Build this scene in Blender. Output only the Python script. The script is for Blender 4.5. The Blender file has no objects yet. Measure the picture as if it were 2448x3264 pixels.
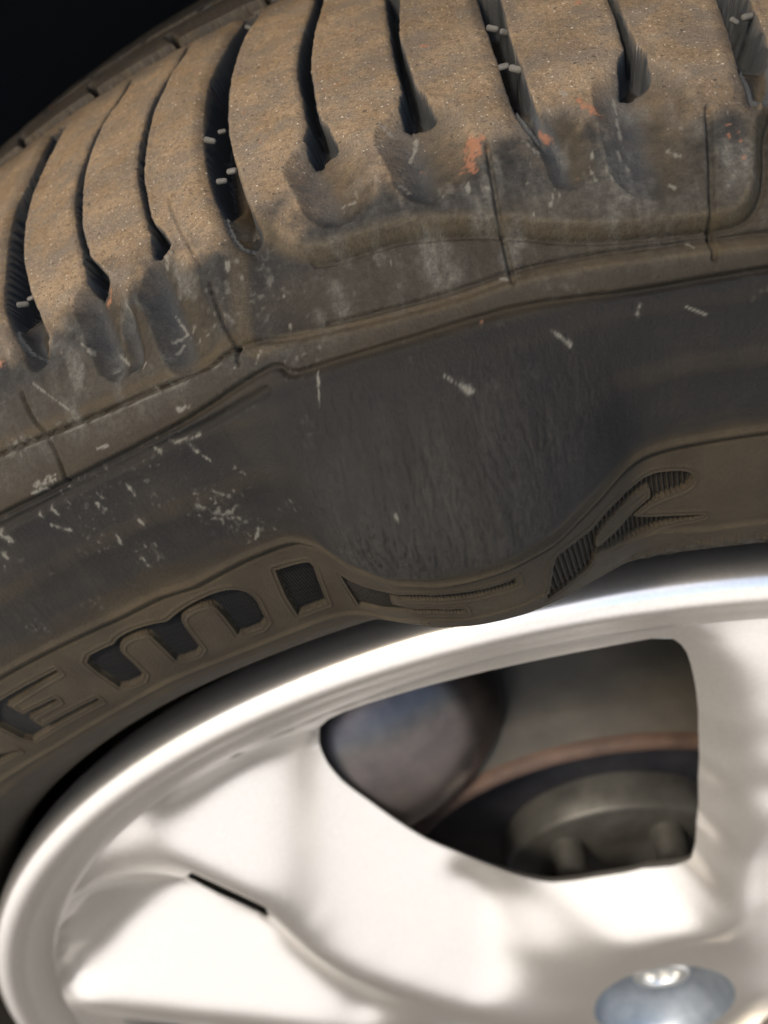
# A worn car tyre with a large sidewall bulge on a silver alloy wheel, seen close up from above.
# All wheel geometry is laid out in wheel coordinates, millimetres: x right, z up, y along the axle
# into the car; "a" is arc length round the tyre at 300 mm radius, "s" runs along the tyre section
# from the near bead, up the sidewall, across the tread and down the far side.
import bpy, math, json
import numpy as np
from mathutils import Matrix, Vector
from mathutils.geometry import delaunay_2d_cdt

scene = bpy.context.scene
MM = 0.001

# ------------------------------------------------------------------ camera
CAM_POS = (-101.4404, -126.1749, 353.1579)
CAM_ROT = ((0.99963141, 0.00675461, -0.0262948),
           (-0.0238789, 0.67957306, -0.73321911),
           (0.01291663, 0.73357674, 0.67948387))
cam_data = bpy.data.cameras.new('camera')
cam = bpy.data.objects.new('camera', cam_data)
scene.collection.objects.link(cam)
cam.matrix_world = Matrix.Translation(Vector(CAM_POS) * MM) @ Matrix(CAM_ROT).to_4x4()
cam_data.sensor_fit = 'VERTICAL'
cam_data.sensor_height = 3.6
cam_data.sensor_width = 2.7
cam_data.lens = 3.6 * 960.0 / 1024.0
cam_data.clip_start = 0.005
cam_data.clip_end = 200.0
cam_data.dof.use_dof = True
cam_data.dof.focus_distance = 0.149
cam_data.dof.aperture_fstop = 2.0
scene.camera = cam

# ------------------------------------------------------------------ sky and sun
SUN_EL, SUN_AZ = math.radians(46), math.radians(-48)     # azimuth from the -Y direction, negative = towards -X
world = bpy.data.worlds.new('World')
scene.world = world
world.use_nodes = True
wn, wl = world.node_tree.nodes, world.node_tree.links
wn.clear()
sky = wn.new('ShaderNodeTexSky')
sky.sky_type = 'NISHITA'
sky.sun_disc = False
sky.sun_elevation = SUN_EL
sky.dust_density = 2.0
sky.air_density = 1.2
sun_dir = Vector((math.sin(SUN_AZ) * math.cos(SUN_EL), -math.cos(SUN_AZ) * math.cos(SUN_EL), math.sin(SUN_EL)))
sky.sun_rotation = math.atan2(sun_dir.x, sun_dir.y)
bg = wn.new('ShaderNodeBackground')
bg.inputs['Strength'].default_value = 0.11
wo = wn.new('ShaderNodeOutputWorld')
wl.new(sky.outputs[0], bg.inputs[0])
wl.new(bg.outputs[0], wo.inputs[0])
sun_data = bpy.data.lights.new('sun', 'SUN')
sun_data.energy = 1.5
sun_data.angle = math.radians(12)
sun_data.color = (1.0, 0.85, 0.67)
sun = bpy.data.objects.new('sun', sun_data)
scene.collection.objects.link(sun)
sun.rotation_euler = sun_dir.to_track_quat('Z', 'Y').to_euler()
scene.view_settings.view_transform = 'Standard'
scene.view_settings.look = 'None'
scene.view_settings.exposure = 1.5
scene.view_settings.gamma = 1.0

# ------------------------------------------------------------------ measured outlines (a, s) and (x, z, depth), mm
FEAT = json.loads('''{"gaps": [["wide", [[-166.86, 183.52], [-166.92, 174.88], [-167.09, 163.03], [-168.42, 154.57], [-167.85, 144.52], [-167.12, 136.01], [-166.31, 128.66], [-165.51, 120.83], [-163.96, 114.86], [-162.64, 110.74], [-161.07, 106.84]], [[-161.09, 178.7], [-161.78, 169.39], [-163.06, 156.29], [-163.25, 146.04], [-162.59, 136.83], [-161.46, 128.62], [-159.88, 122.79], [-159.56, 120.99], [-158.36, 116.83], [-157.41, 113.89], [-156.34, 109.7], [-155.42, 105.9], [-159.17, 105.18]]], ["sipe", [[-145.88, 183.81], [-147.37, 174.48], [-149.8, 165.59], [-150.73, 158.42], [-151.56, 150.39], [-151.44, 142.33], [-151.04, 135.92], [-149.56, 128.04], [-147.8, 120.21], [-147.14, 115.25], [-147.0, 112.46]], [[-145.19, 181.76], [-146.21, 173.02], [-148.25, 168.15], [-149.23, 162.4], [-149.73, 155.07], [-150.06, 148.93], [-149.79, 140.88], [-149.16, 133.81], [-148.78, 129.06], [-147.69, 124.56], [-146.64, 119.9], [-145.43, 116.83], [-143.98, 114.22], [-142.84, 111.95], [-144.0, 111.41], [-146.09, 110.99]]], ["sipe", [[-132.65, 184.89], [-133.77, 177.04], [-135.76, 169.65], [-136.99, 163.0], [-137.83, 156.53], [-138.38, 148.95], [-138.16, 140.21], [-137.84, 135.12], [-136.79, 128.68], [-135.63, 122.66], [-134.69, 117.78], [-134.69, 114.3], [-133.99, 111.52]], [[-131.68, 184.11], [-132.92, 176.99], [-134.71, 171.24], [-135.34, 162.88], [-136.56, 156.0], [-136.73, 150.21], [-136.79, 142.18], [-136.75, 137.81], [-136.69, 134.2], [-135.62, 127.28], [-134.52, 120.94], [-133.98, 119.17], [-132.44, 116.42], [-131.11, 112.73], [-131.75, 111.51], [-133.36, 111.0]]], ["wide", [[-120.12, 185.76], [-122.0, 178.92], [-123.35, 171.16], [-124.83, 165.29], [-125.64, 158.35], [-125.59, 149.1], [-125.54, 140.36], [-125.12, 132.8], [-124.49, 126.82], [-123.66, 121.18], [-122.63, 116.85], [-121.91, 113.09], [-121.36, 109.8], [-120.59, 107.69]], [[-116.37, 184.21], [-117.52, 177.58], [-118.84, 173.86], [-119.83, 165.2], [-120.6, 155.7], [-120.83, 146.97], [-120.79, 139.05], [-120.46, 132.79], [-119.52, 123.99], [-118.69, 118.62], [-117.94, 114.27], [-117.22, 110.8], [-116.66, 108.41], [-118.08, 106.6]]], ["sipe", [[-104.66, 183.71], [-104.97, 176.55], [-105.61, 170.46], [-106.82, 162.98], [-107.57, 156.61], [-108.04, 148.62], [-107.96, 142.32], [-107.33, 137.24], [-107.17, 132.8], [-106.85, 127.52], [-107.47, 125.04], [-107.5, 121.86], [-107.21, 119.87]], [[-102.07, 180.36], [-103.35, 174.6], [-103.96, 167.73], [-104.9, 161.02], [-105.39, 153.85], [-105.95, 145.61], [-105.65, 139.39], [-105.4, 133.69], [-105.11, 127.37], [-103.59, 124.52], [-102.5, 120.3], [-103.91, 119.8], [-106.13, 119.43]]], ["sipe", [[-91.9, 168.76], [-91.92, 162.48], [-91.91, 155.23], [-91.92, 147.47], [-91.92, 141.2], [-91.68, 135.3], [-91.49, 129.36], [-91.83, 127.08], [-92.21, 124.42], [-92.13, 121.2]], [[-89.25, 166.09], [-89.7, 160.42], [-90.27, 153.11], [-90.82, 144.72], [-90.33, 140.1], [-89.99, 134.22], [-89.63, 127.77], [-88.44, 125.15], [-87.37, 119.64], [-88.6, 118.98], [-91.07, 120.12]]], ["wide", [[-76.99, 156.54], [-77.08, 150.25], [-76.92, 140.54], [-76.61, 132.01], [-76.49, 123.05], [-76.21, 116.22], [-75.28, 112.41], [-74.01, 109.46]], [[-73.84, 154.17], [-73.98, 148.15], [-74.08, 140.75], [-74.29, 133.02], [-73.9, 126.29], [-73.73, 120.39], [-73.53, 115.18], [-73.11, 112.38], [-73.03, 109.98], [-73.45, 109.07]]], ["sipe", [[-58.06, 144.49], [-58.08, 139.21], [-58.19, 134.36], [-58.6, 126.73], [-58.83, 124.26], [-60.07, 121.81], [-60.65, 118.82], [-60.72, 115.88]], [[-57.43, 144.17], [-57.46, 138.91], [-57.45, 134.03], [-57.55, 126.84], [-57.02, 123.08], [-56.37, 120.02], [-56.65, 116.22], [-58.02, 115.63], [-60.03, 115.58]]], ["wide", [[-42.58, 137.88], [-43.06, 133.18], [-43.5, 127.69], [-43.94, 121.73], [-44.51, 115.73], [-44.43, 112.29], [-44.44, 108.69]], [[-39.17, 136.74], [-39.46, 132.04], [-39.69, 127.64], [-39.85, 122.56], [-40.22, 117.19], [-40.55, 112.22], [-42.33, 108.31]]]], "gut": [[[[-159.92, 111.68], [-159.04, 107.77], [-158.5, 104.84]], 1.86, 1.2], [[[-145.78, 109.54], [-145.04, 106.23], [-144.49, 102.12], [-143.79, 98.11]], 3.02, 1.6], [[[-140.51, 102.45], [-140.25, 99.26], [-140.68, 96.47]], 2.09, 0.8], [[[-132.86, 105.51], [-132.4, 102.17], [-131.68, 98.55], [-131.41, 94.96]], 3.49, 1.7], [[[-105.41, 118.12], [-104.46, 113.77], [-103.64, 110.02]], 3.95, 1.5], [[[-90.25, 118.13], [-89.27, 113.82], [-88.9, 109.67]], 4.42, 1.5], [[[-58.35, 113.96], [-58.18, 109.75], [-58.49, 105.48], [-58.57, 102.47]], 4.65, 1.4], [[[-71.0, 110.67], [-70.59, 107.36], [-70.44, 102.71]], 2.33, 0.7]], "Z": [[-120.59, 107.69], [-120.93, 104.04], [-122.94, 92.28], [-122.01, 89.49], [-116.63, 90.07], [-107.45, 88.53], [-98.43, 88.0], [-89.65, 87.91], [-81.73, 88.84], [-72.49, 88.8], [-60.22, 88.07], [-45.76, 87.49], [-42.12, 87.41], [-37.97, 108.67], [-31.35, 133.95], [-34.05, 135.24], [-42.33, 108.31], [-44.55, 104.43], [-45.59, 97.16], [-47.24, 93.19], [-49.41, 91.73], [-52.84, 91.65], [-61.37, 92.29], [-68.69, 93.29], [-74.46, 94.84], [-78.21, 96.53], [-85.51, 98.87], [-89.68, 99.89], [-94.53, 101.05], [-98.34, 101.35], [-102.28, 101.31], [-107.08, 101.32], [-110.65, 102.55], [-113.71, 105.47], [-115.93, 108.74], [-117.6, 113.0], [-119.1, 122.76], [-120.25, 129.7], [-121.06, 134.41]], "lines": {"C1": [[[-174.79, 92.97], [-170.62, 92.3], [-159.73, 91.05], [-149.47, 90.22], [-139.66, 90.02], [-130.34, 89.8], [-127.02, 90.62], [-124.14, 91.21]], 0.28, 0.7], "C1b": [[[-124.26, 90.84], [-121.35, 91.7], [-116.69, 89.86], [-107.45, 88.53], [-98.43, 88.0], [-89.65, 87.91], [-81.73, 88.84]], 0.35, 0.5], "C2": [[[-180.49, 83.76], [-176.12, 83.31], [-165.57, 82.91], [-153.38, 82.71], [-139.39, 83.4], [-132.6, 84.28], [-124.76, 85.9], [-118.12, 86.83], [-117.26, 84.31], [-108.44, 84.26], [-100.2, 84.06], [-90.45, 84.35], [-81.8, 84.7], [-73.44, 84.07], [-65.06, 83.35], [-54.65, 83.39], [-46.07, 83.55], [-41.95, 83.82]], 0.35, 0.7], "C2b": [[[-179.88, 81.88], [-177.42, 81.74], [-165.56, 81.32], [-154.2, 81.52], [-143.61, 81.8], [-133.78, 81.89], [-126.93, 82.9], [-121.55, 83.61]], 0.5, 0.5], "v1": [[[-81.02, 110.59], [-81.23, 106.5], [-81.4, 101.32], [-81.58, 97.03], [-81.51, 92.86], [-81.43, 88.29]], 0.25, 0.6], "v2": [[[-50.42, 108.62], [-51.19, 102.69], [-52.07, 97.18], [-52.64, 93.03], [-52.77, 89.5], [-53.19, 86.1]], 0.3, 0.6], "v3": [[[-125.92, 103.01], [-125.58, 98.96], [-124.97, 94.43], [-124.22, 91.93], [-124.63, 88.81]], 0.22, 0.5], "v4": [[[-163.07, 99.99], [-162.25, 94.92], [-160.62, 91.15], [-160.14, 87.35], [-160.84, 83.08]], 0.22, 0.5], "v5": [[[-131.4, 124.3], [-130.65, 119.88], [-128.11, 110.82], [-126.81, 106.64]], 0.15, 0.3]}, "B": [[-206.53, 57.58], [-188.24, 56.85], [-171.98, 56.21], [-160.99, 56.49], [-153.22, 55.69], [-141.13, 56.95], [-133.89, 57.25], [-129.88, 57.3], [-125.07, 56.88], [-118.4, 56.56], [-110.59, 56.73], [-102.83, 56.45], [-91.41, 56.59], [-83.52, 56.29], [-74.49, 56.86], [-66.78, 57.47], [-56.9, 57.43], [-44.54, 57.69]], "T": [[-241.21, 38.24], [-218.77, 36.56], [-196.94, 36.76], [-177.06, 37.99], [-163.27, 37.28], [-151.18, 37.29], [-135.11, 38.36], [-132.05, 38.04], [-122.13, 38.14], [-111.56, 43.75]], "Tr": [[-76.54, 46.37], [-71.58, 42.95], [-66.32, 41.81], [-61.65, 40.75], [-53.98, 39.18], [-41.77, 39.41], [-39.16, 39.56]], "letters": {"m": [[[-186.85, 52.2], [-179.69, 52.22], [-178.17, 51.98], [-176.49, 52.76], [-172.69, 53.03], [-169.31, 52.66], [-166.18, 52.1], [-164.22, 51.47], [-161.21, 52.3], [-157.17, 52.94], [-152.99, 53.2], [-149.24, 53.06], [-146.6, 52.22], [-144.83, 50.55], [-144.63, 48.56], [-145.3, 46.13], [-146.68, 41.59], [-154.2, 41.45], [-153.36, 44.98], [-152.92, 48.37], [-152.99, 50.4], [-153.66, 51.33], [-154.9, 51.9], [-157.33, 52.07], [-159.56, 51.84], [-161.19, 50.99], [-161.82, 49.96], [-162.69, 46.02], [-163.83, 41.29], [-170.89, 41.51], [-170.31, 44.67], [-169.8, 48.36], [-169.76, 50.3], [-170.65, 51.31], [-173.18, 51.93], [-175.78, 51.9], [-177.6, 51.1], [-178.57, 50.02], [-178.86, 47.21], [-180.21, 41.12], [-187.7, 41.49], [-187.4, 44.7], [-187.39, 48.24]]], "E": [[[-214.66, 53.88], [-212.47, 53.67], [-194.43, 53.01], [-194.56, 52.15], [-212.51, 52.04], [-212.37, 48.39], [-201.99, 47.58], [-202.58, 46.57], [-212.58, 46.8], [-213.19, 43.29], [-194.74, 42.53], [-195.32, 41.25], [-219.97, 41.59], [-220.63, 43.46], [-220.5, 46.16], [-220.48, 48.79], [-220.58, 50.31]]], "I": [[[-136.98, 53.15], [-129.76, 52.88], [-129.46, 51.91], [-132.25, 42.07], [-139.41, 41.55], [-138.67, 46.59], [-137.5, 51.16]]], "E2": [[[-123.75, 51.11], [-121.73, 50.94], [-118.85, 51.83], [-116.16, 52.35], [-113.26, 52.96], [-108.67, 54.01], [-105.3, 53.89], [-101.91, 53.99], [-98.2, 53.6], [-94.42, 53.41], [-91.85, 53.49], [-90.9, 53.69], [-91.05, 51.86], [-94.79, 52.05], [-98.65, 52.14], [-102.48, 52.35], [-105.93, 52.28], [-109.37, 52.41], [-113.5, 51.34], [-114.3, 49.32], [-111.23, 49.72], [-106.21, 49.79], [-101.19, 49.52], [-101.36, 48.42], [-106.63, 48.87], [-111.99, 48.27], [-115.2, 46.83], [-119.13, 43.88], [-122.21, 42.25], [-125.33, 41.33], [-124.75, 44.18], [-124.32, 47.4]]], "2": [[[-87.47, 42.4], [-85.5, 48.44], [-84.48, 51.57], [-83.63, 53.21], [-81.99, 53.07], [-79.53, 52.64], [-77.0, 52.21], [-75.64, 52.64], [-73.93, 53.04], [-71.53, 53.05], [-69.11, 53.23], [-67.13, 53.53], [-65.54, 53.8], [-63.73, 53.87], [-61.12, 53.43], [-58.82, 52.96], [-57.39, 52.31], [-57.03, 51.3], [-57.5, 50.12], [-58.79, 49.39], [-60.86, 49.06], [-62.66, 48.72], [-64.19, 48.55], [-65.77, 48.21], [-67.41, 47.75], [-68.7, 47.39], [-65.81, 45.27], [-62.63, 44.31], [-59.52, 43.61], [-56.43, 43.14], [-53.97, 42.79], [-56.37, 42.28], [-59.46, 42.36], [-62.6, 42.25], [-65.82, 42.11], [-69.22, 42.67], [-72.76, 44.05], [-76.53, 46.99], [-77.24, 46.3], [-77.99, 44.3], [-79.74, 43.74], [-82.09, 44.15], [-84.76, 43.59]], [[-76.68, 49.07], [-75.87, 50.41], [-74.14, 50.84], [-72.39, 51.19], [-70.28, 51.25], [-67.88, 51.74], [-66.26, 51.94], [-65.32, 51.97], [-64.73, 51.08], [-64.79, 49.46], [-65.58, 49.08], [-67.06, 48.58], [-68.92, 48.03], [-69.8, 47.75], [-71.25, 47.3], [-73.03, 47.26], [-74.78, 47.36], [-76.31, 47.59]]], "P": [[[-232.73, 43.78], [-230.08, 43.57], [-225.87, 41.88], [-226.31, 41.25], [-232.83, 42.18], [-235.03, 42.64]]]}, "stud": [[-122.09, 137.6], [-124.34, 136.44], [-120.18, 124.42], [-122.03, 122.94], [-161.0, 117.42], [-159.14, 117.75], [-76.13, 140.07], [-74.47, 137.73], [-76.04, 127.78], [-74.48, 126.32], [-42.37, 127.61], [-40.29, 128.24], [-131.68, 184.11], [-118.82, 179.26]], "pale_marks": [[[-92.45, 78.55], [-90.32, 77.37], 0.42], [[-93.86, 79.51], [-92.45, 78.55], 0.2], [[-112.42, 83.67], [-112.75, 82.03], 0.28], [[-112.75, 82.03], [-113.36, 79.86], 0.16], [[-64.45, 81.8], [-64.91, 80.28], 0.38], [[-57.98, 80.21], [-55.06, 78.55], 0.22], [[-77.4, 80.9], [-75.41, 78.66], 0.3], [[-75.54, 79.24], [-75.49, 78.9], 0.4], [[-153.14, 72.35], [-152.92, 71.46], 0.8], [[-105.08, 68.57], [-104.98, 68.48], 0.42], [[-140.07, 81.5], [-137.76, 81.18], 0.3], [[-137.76, 81.18], [-135.35, 81.08], 0.4], [[-137.41, 80.24], [-136.9, 78.82], 0.4], [[-136.52, 77.83], [-135.55, 76.61], 0.3], [[-166.79, 84.82], [-162.49, 84.22], 0.55], [[-167.86, 84.01], [-164.97, 83.6], 0.35], [[-160.49, 100.63], [-155.17, 93.4], 0.25], [[-136.61, 85.89], [-134.81, 85.64], 0.5], [[-166.8, 85.04], [-162.28, 84.93], 0.55], [[-152.78, 85.61], [-150.86, 85.27], 0.3], [[-136.49, 60.69], [-134.53, 62.66], 0.4], [[-178.06, 81.02], [-177.43, 78.93], 0.6], [[-180.87, 77.66], [-180.51, 76.71], 0.6], [[-166.14, 80.58], [-166.02, 78.82], 0.5], [[-168.96, 80.52], [-168.8, 79.77], 0.4], [[-168.46, 77.85], [-165.75, 75.48], 0.4], [[-158.65, 71.42], [-159.24, 69.79], 0.4], [[-151.37, 78.4], [-151.11, 76.29], 0.4], [[-158.14, 77.66], [-158.26, 77.03], 0.4], [[-134.86, 96.95], [-133.05, 97.95], 0.5], [[-134.27, 102.08], [-132.77, 97.83], 0.35], [[-134.82, 94.9], [-133.75, 96.48], 0.3], [[-148.27, 100.14], [-149.74, 102.73], 0.4], [[-145.13, 99.32], [-143.8, 96.92], 0.4], [[-142.42, 93.98], [-141.6, 94.51], 0.4], [[-140.38, 94.29], [-139.85, 94.95], 0.35], [[-125.34, 88.52], [-124.95, 88.79], 0.35], [[-121.95, 87.86], [-120.79, 89.6], 0.35], [[-140.8, 106.09], [-140.66, 105.06], 0.3], [[-138.96, 152.37], [-138.68, 151.73], 0.22], [[-56.59, 103.83], [-55.11, 102.6], 0.45], [[-54.28, 106.98], [-54.19, 106.81], 0.3], [[-57.44, 97.93], [-57.06, 97.3], 0.4], [[-67.89, 102.94], [-67.41, 100.16], 0.35], [[-62.05, 115.51], [-62.52, 107.69], 0.3], [[-75.79, 109.53], [-74.28, 106.56], 0.5], [[-82.33, 103.27], [-81.87, 102.97], 0.5], [[-83.41, 89.95], [-82.06, 88.97], 0.35], [[-56.17, 89.06], [-55.54, 88.21], 0.3], [[-69.09, 117.18], [-68.75, 116.22], 0.5], [[-90.99, 118.48], [-92.56, 114.15], 0.5], [[-95.65, 121.76], [-94.21, 120.12], 0.45], [[-103.84, 108.84], [-101.5, 108.53], 0.5], [[-94.68, 108.7], [-93.49, 106.75], 0.45], [[-82.52, 103.5], [-81.88, 103.0], 0.4], [[-133.05, 109.56], [-131.47, 110.99], 0.6]], "brick_marks": [[[-82.95, 111.69], [-83.77, 107.74], 1.5], [[-81.61, 111.66], [-82.66, 109.43], 1.2], [[-67.28, 114.5], [-64.92, 110.88], 0.7], [[-73.41, 111.43], [-72.54, 109.18], 0.7], [[-115.26, 132.77], [-115.12, 132.15], 0.45], [[-113.9, 135.21], [-113.76, 134.31], 0.45], [[-118.04, 140.33], [-117.88, 139.63], 0.4], [[-115.1, 128.84], [-114.99, 128.27], 0.4], [[-145.21, 108.92], [-143.6, 110.77], 0.6], [[-132.3, 185.57], [-131.95, 184.48], 0.5], [[-98.35, 154.85], [-98.21, 154.36], 0.35], [[-87.17, 139.76], [-86.42, 138.97], 0.4], [[-62.94, 140.98], [-62.54, 140.13], 0.5], [[-62.04, 138.29], [-61.89, 137.6], 0.35], [[-56.25, 134.1], [-56.18, 133.77], 0.35], [[-87.1, 83.97], [-87.07, 83.89], 0.35], [[-84.48, 83.34], [-84.45, 83.3], 0.35], [[-180.08, 204.76], [-176.52, 203.24], 0.5], [[-179.31, 221.69], [-173.23, 207.4], 0.5], [[-151.02, 118.14], [-150.82, 117.78], 0.4], [[-166.23, 107.56], [-165.88, 107.37], 0.9]]}''')
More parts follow.
